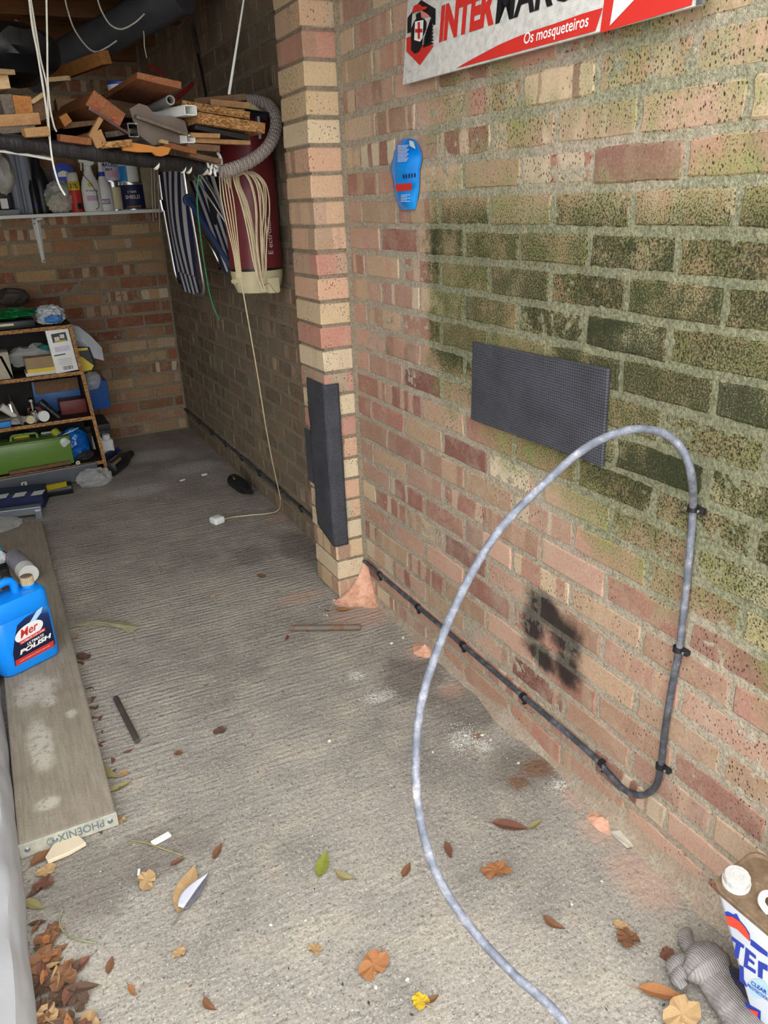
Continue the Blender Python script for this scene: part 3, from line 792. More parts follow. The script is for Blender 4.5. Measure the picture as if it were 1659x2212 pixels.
tv, tf = text_geo('E ectrolux', bold=.004); mb = MB(); pc = fc+.62
mb.add([V((VX+(VR+.001)*math.cos(pc-(v.y-.5)*.021/VR), VY+(VR+.001)*math.sin(pc-(v.y-.5)*.021/VR), 1.175+v.x*.125)) for v in tv], tf); obj('lettering', mb, OFFW, vc)
# hose
def hose_mat():
    t = NT('ribbed_hose'); p = t.oco(); n_ = t.noise(p, 60, 3)
    f = t.n('ShaderNodeTexWave', wave_type='BANDS'); t.lk(p, f.inputs['Vector']); f.inputs['Scale'].default_value = 46; f.inputs['Distortion'].default_value = 6; f.inputs['Detail'].default_value = 2; f.inputs['Detail Scale'].default_value = 12
    c = t.ramp(f.outputs['Fac'], [(.15, lin(112,98,92)), (.5, lin(166,154,144)), (.85, lin(186,176,166))])
    return t.out(c, .6, t.bump(f.outputs['Fac'], .5, .003), 0, .35)
hp = catmull([at(478,372,y=.33), at(505,364,y=.34), at(545,346,y=.36), at(578,318,y=.38), at(594,285,y=.4), at(596,252,y=.43), at(582,229,y=.48), at(555,219,y=.53), at(520,217,y=.56)], 14)
mb = MB(); mb.tube(hp, [.0205+.0016*math.sin(i*2.1) for i in range(len(hp))], 14)
ho = thing('vacuum_hose', 'grey-brown woven vacuum hose curving from the rack end past the pier', 'hose', hp[0]); obj('hose', mb, hose_mat(), ho, True)
mb = MB(); mb.tube([at(530,243,y=.5), at(580,252,y=.44)], [.012, .0135], 12); obj('nozzle_grip', mb, BLACK, ho, True)
mb = MB(); mb.beam(at(556,252,y=.42), at(560,300,y=.42), .02, .008); obj('bracket', mb, GALV, ho)

# coil of flex in front of the vacuum, and the lead dropping to the plug
co = thing('flex_coil', 'hanging coil of cream mains flex in front of the maroon vacuum', 'cable', at(575,628,y=.42))
rg = random.Random(3)
for i in range(11):
    j = lambda a: rg.uniform(-a, a)*2; y_ = .40+.004*i+j(.004); w_ = i*1.7+rg.uniform(-2.2,2.2)
    pl = [at(503+w_*.7,378+j(2),y=y_), at(524+w_*1.3,371+j(2),y=y_), at(541+w_*1.9,398,y=y_), at(551+w_*1.6+j(2),450,y=y_), at(557+w_*1.1+j(2),520,y=y_), at(562+w_*.75,585,y=y_), at(567+w_*.4,615+j(3),y=y_), at(573,624+j(3),y=y_), at(563-w_*.2,617,y=y_), at(550+w_*.55+j(2),570,y=y_-.006), at(537+w_*.75+j(2),500,y=y_-.008), at(521+w_*.8,440,y=y_-.008), at(508+w_*.6,400,y=y_-.004)]
    cord('loop', pl+[pl[0]], .0023, FLEX, '', parent=co)
for i in range(5):
    pl = [at(474+i*5,380,y=.44), at(478+i*6.5,430,y=.45), at(491+i*5,490,y=.46), at(504+i*3,545,y=.48), at(512+i*2.5,600,y=.49), at(516+i*2.2,560+i*12,y=.5)]
    cord('strand', pl[:5], .0022, FLEX, '', parent=co)
cord('tail', [at(566,618,y=.42), at(580,612,y=.41), at(588,622,y=.41), at(597,632,y=.41)], .0012, simple('copper', lin(190,120,80), .4, .8, .1, 20, 0), '', parent=co)
mb = MB(); mb.poly([at(474,378,y=.46), at(500,376,y=.46), at(500,410,y=.46)]); mb.poly([at(474,378,y=.463), at(500,410,y=.463), at(500,376,y=.463)]); obj('card_tie', mb, CREAM, co)
ld = thing('mains_lead', 'thin cream mains lead dropping from the coil to a white plug on the floor', 'cable', at(470,1122,z=0))
lp = [at(512,545,y=.49), at(519,590,y=.5), at(527,640,y=.51), at(541,720,y=.55), at(558,820,y=.62), at(574,920,y=.70), at(589,1000,y=.79), at(600,1050,y=.85), at(606,1082,y=.87), at(601,1102,z=.008), at(580,1109,z=.005), at(540,1113,z=.005), at(505,1117,z=.006), at(486,1121,z=.016)]
cord('lead', lp, .0027, FLEX, '', parent=ld)
c = at(469,1123,z=.019); R_ = Matrix.Rotation(.35, 3, 'Z')
pg = MB(); pg.rbox(c, (.056,.056,.034), .011, R_, 3); pl_ = obj('plug', pg, WHITE, ld, True)
mb = MB()
for a, b in ((-.011,.0),(.011,0),(0,.016)): mb.box(c+R_ @ V((a, b, -.0165)), (.004,.006,.004), R_)
obj('pin', mb, simple('brass', lin(200,160,80), .3, 1, .05, 20, 0), pl_)

# ------------------------------------------------------------------ striped folding chairs hung behind
FB, FG = simple('navy_canvas', lin(28,32,76), .85, 0, .15, 60, .3, 400), simple('pale_canvas', lin(196,194,192), .85, 0, .08, 60, .3, 400)
def stripes(mb_, q, n, rows=8, sag=V((0,0,0))):
    TL, TR, BR, BL = q
    for i in range(n):
        mb_.cur = i % 2
        a0_, a1_ = i/n, (i+1)/n
        mb_.grid(lambda a, b: (lambda s_: TL.lerp(TR, s_).lerp(BL.lerp(BR, s_), b)+sag*math.sin(b*math.pi)*math.sin(s_*math.pi))(a0_+(a1_-a0_)*a), 2, rows)
def canvas(name, q, n, parent, sag=V((0,0,0))):
    mb_ = MB(); stripes(mb_, [V(p) for p in q], n, 8, sag); o = obj(name, mb_, [FB, FG], parent)
    sd = o.modifiers.new('thick', 'SOLIDIFY'); sd.thickness = .002; return o
c1 = thing('folding_chair', 'folded chair with navy and white striped canvas hanging nearest the back wall', 'chair', at(420,640,y=1.35))
canvas('canvas', [at(347,372,y=1.55), at(404,368,y=1.2), at(426,598,y=1.22), at(381,585,y=1.57)], 9, c1, V((-.02,0,0)))
canvas('canvas_end', [at(384,587,y=1.56), at(427,600,y=1.2), at(436,640,y=1.25), at(396,628,y=1.5)], 9, c1)
cord('frame_tube', [at(344,378,y=1.58), at(352,440,y=1.58), at(366,520,y=1.59), at(378,585,y=1.59), at(386,610,y=1.57), at(400,620,y=1.52)], .0085, ALU, '', parent=c1, n=10)
cord('frame_tube', [at(400,376,y=1.17), at(411,440,y=1.17), at(425,520,y=1.18), at(436,590,y=1.19), at(441,620,y=1.2), at(438,636,y=1.22), at(424,637,y=1.27)], .0085, ALU, '', parent=c1, n=10)
mb = MB(); mb.tube([at(347,432,y=1.575), at(352,455,y=1.575)], .012, 10); obj('collar', mb, CHROME, c1, True)
mb = MB(); mb.tube([at(398,372,y=1.165), at(406,428,y=1.165)], .0115, 10); obj('collar', mb, CHROME, c1, True)
c2 = thing('folding_chair', 'folded striped chair with a dark blue plastic arm beside the vacuum flex', 'chair', at(510,605,y=.95))
canvas('canvas', [at(410,392,y=1.25), at(462,378,y=1.0), at(514,560,y=.9), at(487,592,y=1.0)], 8, c2)
mb = MB(); mb.beam(at(408,432,y=1.05), at(512,598,y=.88), .046, .02, .6); mb.tube([at(408,432,y=1.05)+V((0,-.012,0)), at(408,432,y=1.05)+V((0,.012,0))], .024, 14)
ar_ = obj('arm', mb, simple('blue_arm_plastic', lin(30,52,92), .45, 0, .1, 20, .05), c2, False, bevel=.004)
mb = MB(); mb.blob(at(412,430,y=1.03), (.006,.006,.006), 1, 0, 1, 1); obj('rivet', mb, CHROME, ar_, True)
cord('frame_tube', [at(418,378,y=1.0), at(450,425,y=.97), at(491,486,y=.94)], .004, ALU, '', parent=c2, n=8)
cord('frame_tube', [at(433,374,y=1.02), at(462,418,y=1.0), at(488,470,y=.98)], .008, ALU, '', parent=c2, n=8)
cord('frame_tube', [at(495,488,y=.9), at(501,530,y=.9), at(507,568,y=.9)], .007, ALU, '', parent=c2, n=8)
cord('frame_tube', [at(440,510,y=1.25), at(460,540,y=1.22), at(474,570,y=1.2), at(476,585,y=1.18)], .007, CHROME, '', parent=c2, n=8)
mb = MB(); mb.blob(at(473,432,y=1.05), (.045,.05,.13), 5, .15, 2); obj('black_bag', mb, BLACKM, None, True, 'dark bag hanging between the striped chairs and the flex', 'bag')

# ------------------------------------------------------------------ hanging rack with its load of timber offcuts
RL, RR = at(-45,300,y=-.05), at(470,366,y=.40)
rk = thing('timber_rack', 'black taped pole slung on strings as the front of the timber rack', 'rack', RL.lerp(RR, .5)-V((0,0,.05)))
N = 90; mb = MB(); mb.tube([RL.lerp(RR, i/N) for i in range(N+1)], [.0205+.005*mnoise.noise(V((i*.23, 1, 0)))+.003*mnoise.noise(V((i*.9, 4, 0))) for i in range(N+1)], 14); 
TAPE = NT('black_tape'); p = TAPE.oco(); TAPEM = TAPE.out(TAPE.ramp(TAPE.noise(p, 25, 4), [(.3, lin(22,22,24)), (.7, lin(46,46,48))]), .45, TAPE.bump(TAPE.noise(TAPE.vm('MULTIPLY', p, (8, 3, 1)), 12, 4), .8, .006), 0, .5)
obj('taped_pole', mb, TAPEM, rk, True)
d_ = (RR-RL).normalized()
for a, b in ((.66,.69),(.80,.815),(.83,.845),(.89,.95)):
    mb = MB(); off = V((-.001,-.005,-.008)); mb.tube([RL.lerp(RR,a)+off, RL.lerp(RR,(a+b)/2)+off, RL.lerp(RR,b)+off], [.009,.0165,.008], 12); obj('bare_patch', mb, OFFW, rk, True)
mb = MB(); mb.tube([at(-10,324,y=-.02), at(60,334,y=.03), at(112,344,y=.07)], .004, 8); obj('white_rod', mb, WHITE, rk, True)
mb = MB(); mb.tube([RL+V((-.1,1.0,.12)), RR+V((-.1,.9,.12))], .02, 12); obj('rear_pole', mb, TAPEM, rk, True)
for i in range(5):
    a = at(446+i*6, 352+((i*7) % 11)+ (i % 2)*8, y=.36); mb = MB()
    ax = V((rg.uniform(-1,1), rg.uniform(-1,1), rg.uniform(-1,1))).normalized(); bx_ = ax.orthogonal().normalized(); cx_ = ax.cross(bx_)
    mb.tube([a+bx_*(.016*math.cos(k*math.pi/6))+cx_*(.010*math.sin(k*math.pi/6)) for k in range(12)], .004, 8, closed=True); obj('hook_link', mb, WHITE, rk, True)
cord('end_hook', [at(470,330,y=.36), at(476,340,y=.355), at(478,356,y=.355), at(470,366,y=.36), at(462,374,y=.36)], .005, WHITE, '', parent=rk)
mb = MB(); mb.blob(at(432,362,y=.345), (.016,.014,.014), 2, .4, 3); obj('green_knot', mb, simple('green_cord', lin(44,128,84), .7, 0, .2, 60, .3), rk, True)
cord('green_string', [at(431,368,y=.345), at(427,400,y=.36), at(426,440,y=.38), at(432,500,y=.42), at(440,560,y=.46), at(452,630,y=.5), at(462,665,y=.52), at(474,692,y=.54)], .0022, simple('green_cord', lin(44,128,84)), 'thin green string hanging from the rack end down the back wall')

def offcut(name, label, u, v, y0, wpx, hpx, roll, L, mat_, dx=0.0, dz=0.0, jit=.002, cat='timber'):
    p0 = at(u, v, y=y0); s_ = mpp(p0); mb_ = MB()
    mb_.beam(p0, p0+V((dx, L, dz)), wpx*s_*1.05, hpx*s_*1.05, math.radians(roll), 1, jit)
    return obj(name, mb_, mat_, None, False, label, cat, 'timber offcuts on the rack', None, .0015)
def side_piece(name, label, u0, v0, y0, u1, v1, y1, wpx, hpx, mat_, roll=0, cat='timber'):
    a, b = at(u0, v0, y=y0), at(u1, v1, y=y1); s_ = mpp(a); mb_ = MB(); mb_.beam(a, b, wpx*s_, hpx*s_, math.radians(roll), 1, .0015)
    return obj(name, mb_, mat_, None, False, label, cat, 'timber offcuts on the rack', None, .0015)
side_piece('timber_offcut', 'orange-brown batten slanting up above the timber pile under the joists', 228,124,.75, 112,166,1.0, 26,26, WD[0], 10)
side_piece('timber_offcut', 'short pale stick below the slanting orange batten', 150,169,.5, 100,174,.55, 9,9, WD[1])
offcut('timber_offcut', 'pale square timber end at the far left edge of the pile', 2,174,.1, 32,32, 3, .8, WD[1], -.1)
side_piece('timber_offcut', 'thin pale batten lying on top of the leftmost square timber', -10,155,.05, 27,157,.12, 14,10, WD[1])
offcut('timber_offcut', 'small grey weathered timber end at the left of the pile', 18,224,.1, 26,36, 6, .8, WD[3], -.12)
offcut('timber_offcut', 'orange square timber end beside the grey one at left', 51,227,.1, 36,38, -3, .8, WD[0], -.12)
offcut('timber_offcut', 'dark timber end behind the hanging strings', 86,234,.13, 32,42, 24, .8, WD[2], -.12)
side_piece('timber_offcut', 'pale splint leaning on the dark timber by the strings', 92,204,.12, 68,220,.1, 9,8, WD[1])
side_piece('timber_offcut', 'long tan batten lying across the left end of the pile', 82,257,.06, -60,266,0, 22,22, WD[5])
side_piece('timber_offcut', 'grey-brown batten under the long tan one at left', 70,274,.06, -60,282,0, 22,20, WD[3])
side_piece('timber_offcut', 'short light block resting on the black pole by the strings', 103,284,.02, 51,287,0, 22,19, WD[5])
offcut('timber_offcut', 'small round-edged timber end just right of the strings', 143,259,.18, 20,20, 30, .5, WD[0], -.1)
offcut('timber_offcut', 'wide brown board under the red-marked block', 178,268,.22, 78,9, 6, .9, WD[2], -.1, .06)
offcut('timber_offcut', 'large tilted timber block with red paint marks on its end', 229,237,.16, 74,36, -37, .9, WD[4], -.1)
mb = MB(); q0 = at(229,237,y=.153); s_ = mpp(q0)
_blk = bpy.data.objects[[o.name for o in bpy.data.objects if o.get('label', '').startswith('large tilted timber')][0]]
for (a, b, w_, h_) in ((-22,-9,12,8),(18,17,14,8)):
    mb = MB(); mb.poly([at(229+a-w_/2,237+b,y=.154), at(229+a,237+b-h_/2,y=.154), at(229+a+w_/2,237+b+3,y=.154), at(229+a,237+b+h_/2,y=.154)])
    obj('red_paint_mark', mb, simple('red_paint', lin(176,60,48), .7), _blk)
side_piece('metal_strip', 'shiny purplish metal strip under the red-marked block', 190,234,.14, 276,290,.17, 14,5, simple('tarnished_strip', lin(122,92,92), .3, .7, .2), 0, 'strip')
side_piece('timber_offcut', 'pale stick propped diagonally against the red-marked block', 217,256,.13, 194,297,.12, 11,9, WD[5])
offcut('timber_offcut', 'small brown block end above the middle of the black pole', 213,300,.12, 26,30, 20, .5, WD[5], -.1)
side_piece('timber_offcut', 'flat reddish lath lying along the black pole', 193,306,.1, 127,298,.06, 14,15, WD[4])
side_piece('timber_offcut', 'frayed chipboard scrap lying on the black pole', 281,308,.16, 222,314,.12, 16,14, CHIP)
# curved orange handle
hl = [(266,310),(290,311),(320,316),(338,320),(350,318),(366,322),(362,331),(350,335),(338,333),(330,326),(300,326),(268,322)]
mb = MB(); a_ = [at(u, v, y=.15+.0006*(u-266)) for u, v in hl]; n = len(a_)
mb.add(a_+[p+V((0,.02,0)) for p in a_], [tuple(range(n)), tuple(range(n, 2*n))[::-1]]+[(i, (i+1) % n, n+(i+1) % n, n+i) for i in range(n)])
obj('curved_handle', mb, simple('orange_handle', lin(196,128,62), .5, 0, .1, 14, .05), None, False, 'curved orange wooden handle lying along the black pole', 'handle', None, None, .003)
offcut('timber_offcut', 'wide brown plank jutting out on top of the timber pile', 345,174,.13, 92,14, -11, .75, WD[4], -.03)
offcut('grey_board', 'smooth grey plywood sheet lying among the offcuts', 352,271,.2, 112,6, -16, .8, WD[3], -.14, .09)
mb = MB()
gy = [(282,236),(300,225),(318,230),(335,250),(370,252),(398,262),(405,285),(403,312),(368,305),(330,312),(300,290)]
a_ = [at(u, v, y=.2+.0008*(u-282)) for u, v in gy]; n = len(a_); mb.add(a_+[p+V((.0,.012,0)) for p in a_], [tuple(range(n)), tuple(range(n, 2*n))[::-1]]+[(i, (i+1) % n, n+(i+1) % n, n+i) for i in range(n)])
obj('grey_offcut', mb, simple('dusty_grey_sheet', lin(122,110,100), .7, 0, .12, 9, .2), None, False, 'irregular dusty grey sheet offcut hanging over the middle of the pile', 'board', None, None, .002)
p0 = at(368,216,y=.24); s_ = mpp(p0); mb = MB(); ax_ = axis_mat(p0, p0+V((-.06,.8,-.02)))
mb.lathe([(7*s_,0),(10*s_,0),(10*s_,.8),(7*s_,.8),(7*s_,0)], 20, ax_, False, False); obj('pipe', mb, simple('grey_pipe', lin(140,140,138), .5, 0, .08), None, True, 'grey plastic pipe end showing beneath the top plank', 'pipe')
def channel(u, v, y0, wpx, hpx, label, L=.7, mat_=WHITE, dx=-.25):
    p0 = at(u, v, y=y0); s_ = mpp(p0); w, h = wpx*s_, hpx*s_; mb_ = MB(); e = V((dx, L, 0)); th = .003
    for c_, d in (((0,-h/2), (w, th)), ((w/2,0), (th, h)), ((-w/2,0), (th, h)), ((0,h/2), (w, th))):
        q_ = p0+V((c_[0], 0, c_[1])); mb_.beam(q_, q_+e, d[0], d[1])
    return obj('metal_channel', mb_, mat_, None, False, label, 'channel', 'timber offcuts on the rack')
channel(412,238,.24, 25,18, 'white hollow metal channel poking out right of the grey pipe')
channel(288,281,.2, 20,26, 'small dull metal channel left of the grey sheet', .5, ALU, -.15)
channel(412,300,.26, 18,14, 'small white plastic channel low on the right of the pile', .5)
side_piece('chipboard_strip', 'upper chipboard strip on the right of the pile', 381,228,.34, 528,254,.36, 70,16, CHIP, 0, 'chipboard')
side_piece('chipboard_strip', 'lower thicker chipboard strip reaching over the vacuum top', 411,258,.3, 555,281,.34, 80,22, CHIP, 0, 'chipboard')
side_piece('timber_offcut', 'dark red-brown batten on top at the right of the pile', 420,222,.45, 531,211,.4, 26,14, WD[2])
side_piece('timber_offcut', 'tan batten with a sloping edge above the chipboard strips', 455,222,.4, 540,229,.36, 22,13, WD[5])
side_piece('black_trim', 'flat black plastic trim under the chipboard strips', 415,277,.3, 528,299,.32, 40,10, BLACK, 0, 'trim')
side_piece('timber_offcut', 'pale pointed lath at the right under the black trim', 410,292,.27, 474,295,.27, 20,9, WD[5])
side_piece('timber_offcut', 'long tan moulding ending over the vacuum', 410,303,.29, 537,309,.31, 20,10, WD[5])
side_piece('timber_offcut', 'reddish lath at the right end of the black pole', 350,312,.25, 420,328,.28, 18,10, WD[4])
side_piece('timber_offcut', 'brown wedge low at the right end of the pile', 400,316,.28, 470,322,.3, 24,14, WD[2])
side_piece('timber_offcut', 'dark reddish board under the right end offcuts', 405,335,.3, 472,350,.32, 30,10, WD[2])
side_piece('timber_offcut', 'short pale chip of wood beside the reddish lath', 345,304,.23, 362,309,.24, 10,8, WD[1])
side_piece('timber_offcut', 'thin grey lath among the offcuts at the middle of the pile', 240,290,.2, 300,280,.3, 30,12, WD[3])
side_piece('timber_offcut', 'dark board deep in the middle of the pile', 120,232,.6, 300,236,.6, 60,30, WD[2])
side_piece('timber_offcut', 'dark board deep at the right of the pile', 300,246,.6, 430,262,.6, 60,40, WD[2])
# bedding the load sits on
mb = MB(); mb.add([RL+V((0,.03,.02)), RR+V((0,.03,.02)), RR+V((-.1,.93,.13)), RL+V((-.1,1.03,.13))]+[RL+V((0,.03,.008)), RR+V((0,.03,.008)), RR+V((-.1,.93,.118)), RL+V((-.1,1.03,.118))], [(0,1,2,3),(7,6,5,4),(0,4,5,1),(1,5,6,2),(2,6,7,3),(3,7,4,0)])
obj('rack_board', mb, WD[2], rk)
# blue-white tub and red straps deep on the pile
c = at(262,196,y=.82); s_ = mpp(c); mb = MB(); mb.lathe([(26*s_,-12*s_),(28*s_,10*s_)], 20, T(c)); tb = obj('plastic_tub', mb, WHITE, None, True, 'white tub with a blue rim behind the top plank', 'tub')
mb = MB(); mb.lathe([(28.5*s_,10*s_),(28.5*s_,15*s_)], 20, T(c)); obj('rim', mb, BLUEP, tb, True)
cord('red_strap', [at(318,150,y=1.3), at(328,142,y=1.3), at(340,152,y=1.28), at(352,160,y=1.26)], .006, simple('red_rubber', lin(150,30,28), .5), 'red looped strap hanging behind the top plank', 'strap')
cord('red_strap', [at(378,214,y=.7), at(392,203,y=.75), at(405,193,y=.8), at(416,180,y=.85)], .007, simple('red_rubber', lin(150,30,28), .5), 'red strap curving down right of the top plank', 'strap')
# white slim batten and white pole
mb = MB(); mb.beam(at(495,205,y=.42), at(533,-40,y=.42), .016, .008, .4, .55); obj('white_strip', mb, WHITE, None, False, 'slim white plastic strip standing upright behind the pier', 'strip')
# galvanised strap and dark cable on the side wall
mb = MB(); mb.beam(at(414,58,x=-.012), at(428,118,x=-.012), .03, .004, 1.57); obj('joist_strap', mb, GALV, None, False, 'grey metal joist strap high on the side wall', 'strap')
cord('wall_cable', [at(427,116,x=-.012), at(436,160,x=-.012), at(444,200,x=-.012), at(446,225,x=-.012)], .006, BLACK, 'dark cable running down the side wall below the metal strap', 'cable')
cord('wall_pipe', [at(596,-10,x=-.02), at(606,80,x=-.02), at(612,160,x=-.02), at(622,330,x=-.02)], .009, BLACK, 'thin black pipe on the wall close behind the pier', 'pipe')
# dark rolled sheet slung diagonally under the joists, black bag at the left
a, b = at(395,-15,y=.88), at(70,165,y=1.5); mb = MB(); mb.tube([a.lerp(b, i/12) for i in range(13)], [.066]*13, 16); obj('rolled_sheet', mb, simple('dark_grey_sheet', lin(74,74,78), .4, 0, .2, 8, .3, 20, .004), None, True, 'dark grey rolled sheet slung diagonally under the roof joists', 'roll')
a, b = at(385,30,y=.95), at(190,120,y=1.25); mb = MB(); mb.beam(a, b, .03, .012, .7); obj('angle_rail', mb, GALV, None, False, 'light grey metal rail alongside the dark rolled sheet', 'rail')
mb = MB(); mb.blob(at(15,118,y=.7), (.16,.2,.09), 8, .2, 1.6); obj('black_sack', mb, simple('black_polythene', lin(24,24,26), .45, 0, .2, 10, .5, 20, .006), None, True, 'black polythene sack lying on the left of the timber pile', 'sack')
mb = MB(); q = at(57,75,y=1.2); mb.beam(q, q+V((-.02,.3,.0)), .1, .06, -.5); obj('timber_offcut', mb, WD[4], None, False, 'reddish timber end hanging under the joists above the sack', 'timber', None, None, .002)
# strings
cord('hanging_string', [at(62,-10,y=.15), at(70,60,y=.14), at(80,110,y=.12), at(93,190,y=.1), at(104,260,y=.07), at(108,305,y=.03), at(112,338,y=.02), at(118,368,y=.02), at(128,400,y=.02), at(141,422,y=.02)], .0026, STRING, 'longest white string hanging past the black pole with a loose end below')
cord('hanging_string', [at(65,-10,y=.16), at(78,70,y=.15), at(88,130,y=.13), at(102,190,y=.11), at(104,250,y=.1), at(108,300,y=.05)], .0024, STRING, 'white string slanting down beside the longest one')
cord('hanging_string', [at(100,-10,y=.14), at(102,90,y=.13), at(103,170,y=.11), at(108,230,y=.1), at(116,270,y=.09), at(122,284,y=.08)], .0024, STRING, 'straight white string at the right of the bundle')
cord('hanging_string', [at(61,-10,y=.17), at(75,80,y=.15), at(86,145,y=.13), at(92,175,y=.12), at(100,240,y=.1), at(106,300,y=.05)], .0022, STRING, 'white string at the left of the bundle')
cord('hanging_string', [at(141,0,y=1.0), at(146,22,y=1.0), at(160,62,y=1.0), at(184,97,y=1.0), at(205,112,y=1.0), at(228,104,y=1.0), at(252,88,y=1.0)], .0028, STRING, 'looped white string sagging left of the rolled sheet')
cord('hanging_string', [at(211,0,y=.9), at(220,25,y=.9), at(238,53,y=.9), at(262,63,y=.9), at(290,50,y=.9), at(312,30,y=.9)], .0028, STRING, 'white string sagging across the rolled sheet')
cord('hanging_string', [at(307,50,y=1.0), at(311,75,y=1.0), at(312,100,y=1.0), at(317,125,y=1.0)], .002, STRING, 'short thin string hanging right of the rolled sheet')
mb = MB(); mb.blob(at(4,372,y=.1), (.03,.04,.055), 3, .2, 2); obj('hanging_cloth', mb, simple('grey_cloth', lin(92,90,84), .9, 0, .15, 40, .4), None, True, 'grey cloth bundle hanging below the pole at the left edge', 'cloth')

# ------------------------------------------------------------------ white shelf on the back wall and what stands on it
SZ = 1.343
sh = thing('wall_shelf', 'white shelf board on the back wall carrying cans and bottles', 'shelf', (-.7, 2.6, 1.07))
mb = MB(); mb.grid(lambda a, b: V((-1.45+1.42*a, 2.47 if b < .5 else 2.47, SZ-.010*math.sin(a*math.pi)*0-.018*b)), 2, 2)
mb = MB(); mb.box((-.74, 2.595, SZ-.009), (1.42, .25, .018)); obj('board', mb, WHITE, sh, False, bevel=.002)
bx0 = at(95,568,y=LY-.01); bk_ = MB(); bk_.add([V((bx0.x-.022, LY-.006, SZ-.02)), V((bx0.x+.022, LY-.006, SZ-.02)), V((bx0.x+.01, LY-.006, bx0.z)), V((bx0.x-.01, LY-.006, bx0.z)), V((bx0.x-.006, LY-.02, SZ-.02)), V((bx0.x+.006, LY-.02, SZ-.02)), V((bx0.x+.003, LY-.016, bx0.z+.01)), V((bx0.x-.003, LY-.016, bx0.z+.01))],
    [(0,1,2,3),(4,7,6,5),(0,3,7,4),(1,5,6,2),(0,4,5,1),(3,2,6,7)]); br = obj('bracket', bk_, WHITE, sh)
mb = MB(); mb.beam((bx0.x, LY-.01, SZ-.024), (bx0.x, 2.48, SZ-.024), .03, .008); obj('bracket_arm', mb, WHITE, br)
mb = MB()
for dx_, z_ in ((-.011, SZ-.05), (.011, SZ-.04), (0, bx0.z+.012)): mb.lathe([(.004,0),(.004,.002)], 8, T((bx0.x+dx_, LY-.018, z_)) @ Matrix.Rotation(math.pi/2, 4, 'X'))
obj('screw', mb, BLACK, br)
SY = 2.5
def spx(u, v, y=SY): return at(u, v, y=y)
def tin(name, label, u0, u1, v0, v1, mats, zb, y=2.52, rim=True, texts=(), bands=(), cat='tin', prof=None):
    c, d = pb(u0, u1, v0, v1, y, 0, zb); r = d.x/2; h = d.z; rt = thing(name, label, cat, (c.x, y+r, zb)); ctr = (c.x, y+r)
    pr = prof or [(r*.98,0),(r,.004),(r,h-.006),(r*.97,h)]
    if prof: pr = [(r*a, h*b) for a, b in prof]
    mb_ = MB(); mb_.lathe(pr, 22, T((ctr[0], ctr[1], zb))); obj('body', mb_, mats, rt, True)
    if rim:
        mb_ = MB(); mb_.lathe([(r*1.03,h-.008),(r*1.03,h),(r*.9,h),(r*.88,h-.006)], 22, T((ctr[0], ctr[1], zb)), False, True); obj('lid', mb_, ALU, rt, True)
        mb_ = MB(); mb_.lathe([(r*1.02,0),(r*1.02,.006)], 22, T((ctr[0], ctr[1], zb)), True, False); obj('base_rim', mb_, ALU, rt, True)
    ph = facing(ctr)
    for (m_, a0_, a1_, z0, z1) in bands:
        mb_ = MB(); cyl_patch(mb_, ctr, r+.0008, ph+a0_, ph+a1_, zb+h*z0, zb+h*z1, 12); obj('label_panel', mb_, m_, rt, True)
    for (tx, m_, z0, hh, w_, off) in texts:
        mb_ = MB(); cyl_text(mb_, tx, ctr, r+.0016, ph+off, zb+h*z0, r*w_, h*hh, bold=.02); obj('lettering', mb_, m_, rt)
    return rt, ctr, r, h
# tall grey moulded trough
c, d = pb(24, 72, 336, 461, 2.5, .1, SZ); mb = MB()
tp = [(-.5,0),(-.5,.25),(-.42,.42),(-.25,.5),(-.08,.42),(-.04,.28),(.04,.28),(.08,.42),(.25,.5),(.42,.42),(.5,.25),(.5,0)]
mb.prism([(a*d.x, -b*.1) for a, b in tp], d.z, T((c.x, c.y+.04, SZ))); obj('grey_trough', mb, simple('blue_grey_plastic', lin(132,136,146), .4, 0, .1, 8, .1), None, True, 'tall grey fluted plastic moulding standing on the white shelf', 'moulding', None, None, .004)
# black box with white label, left edge
c, d = pb(-40, 20, 402, 447, 2.5, .12, SZ+.03); mb = MB(); mb.rbox(c, d, .01); bb = obj('tool_case', mb, BLACK, None, True, 'black case at the left end of the white shelf', 'case')
mb = MB(); mb.box((at(10,442,y=2.494).x, 2.496, at(10,440,y=2.494).z), (.035,.003,.05)); obj('white_label', mb, WHITE, bb)
c, d = pb(-20, 38, 451, 462, 2.5, .12, SZ); mb = MB(); mb.rbox(c, d, .004); obj('grey_box', mb, GREYP, None, True, 'flat grey box under the black case on the shelf', 'box')
tin('black_bottle', 'slim black bottle between the grey moulding and the plastic bag', 72, 106, 346, 461, BLACK, SZ, 2.53, False, cat='bottle', prof=[(.95,0),(1,.03),(1,.5),(.8,.68),(.42,.8),(.4,.97),(.3,1)])
rt, ctr, r, h = tin('black_bottle', 'black bottle with blue print at the left of the shelf bottles', 68, 84, 395, 461, BLACK, SZ, 2.49, False, [('0W40', BLUEP, .2, .1, 1.0, 0)], cat='bottle', prof=[(.95,0),(1,.03),(1,.8),(.5,.93),(.5,1)])
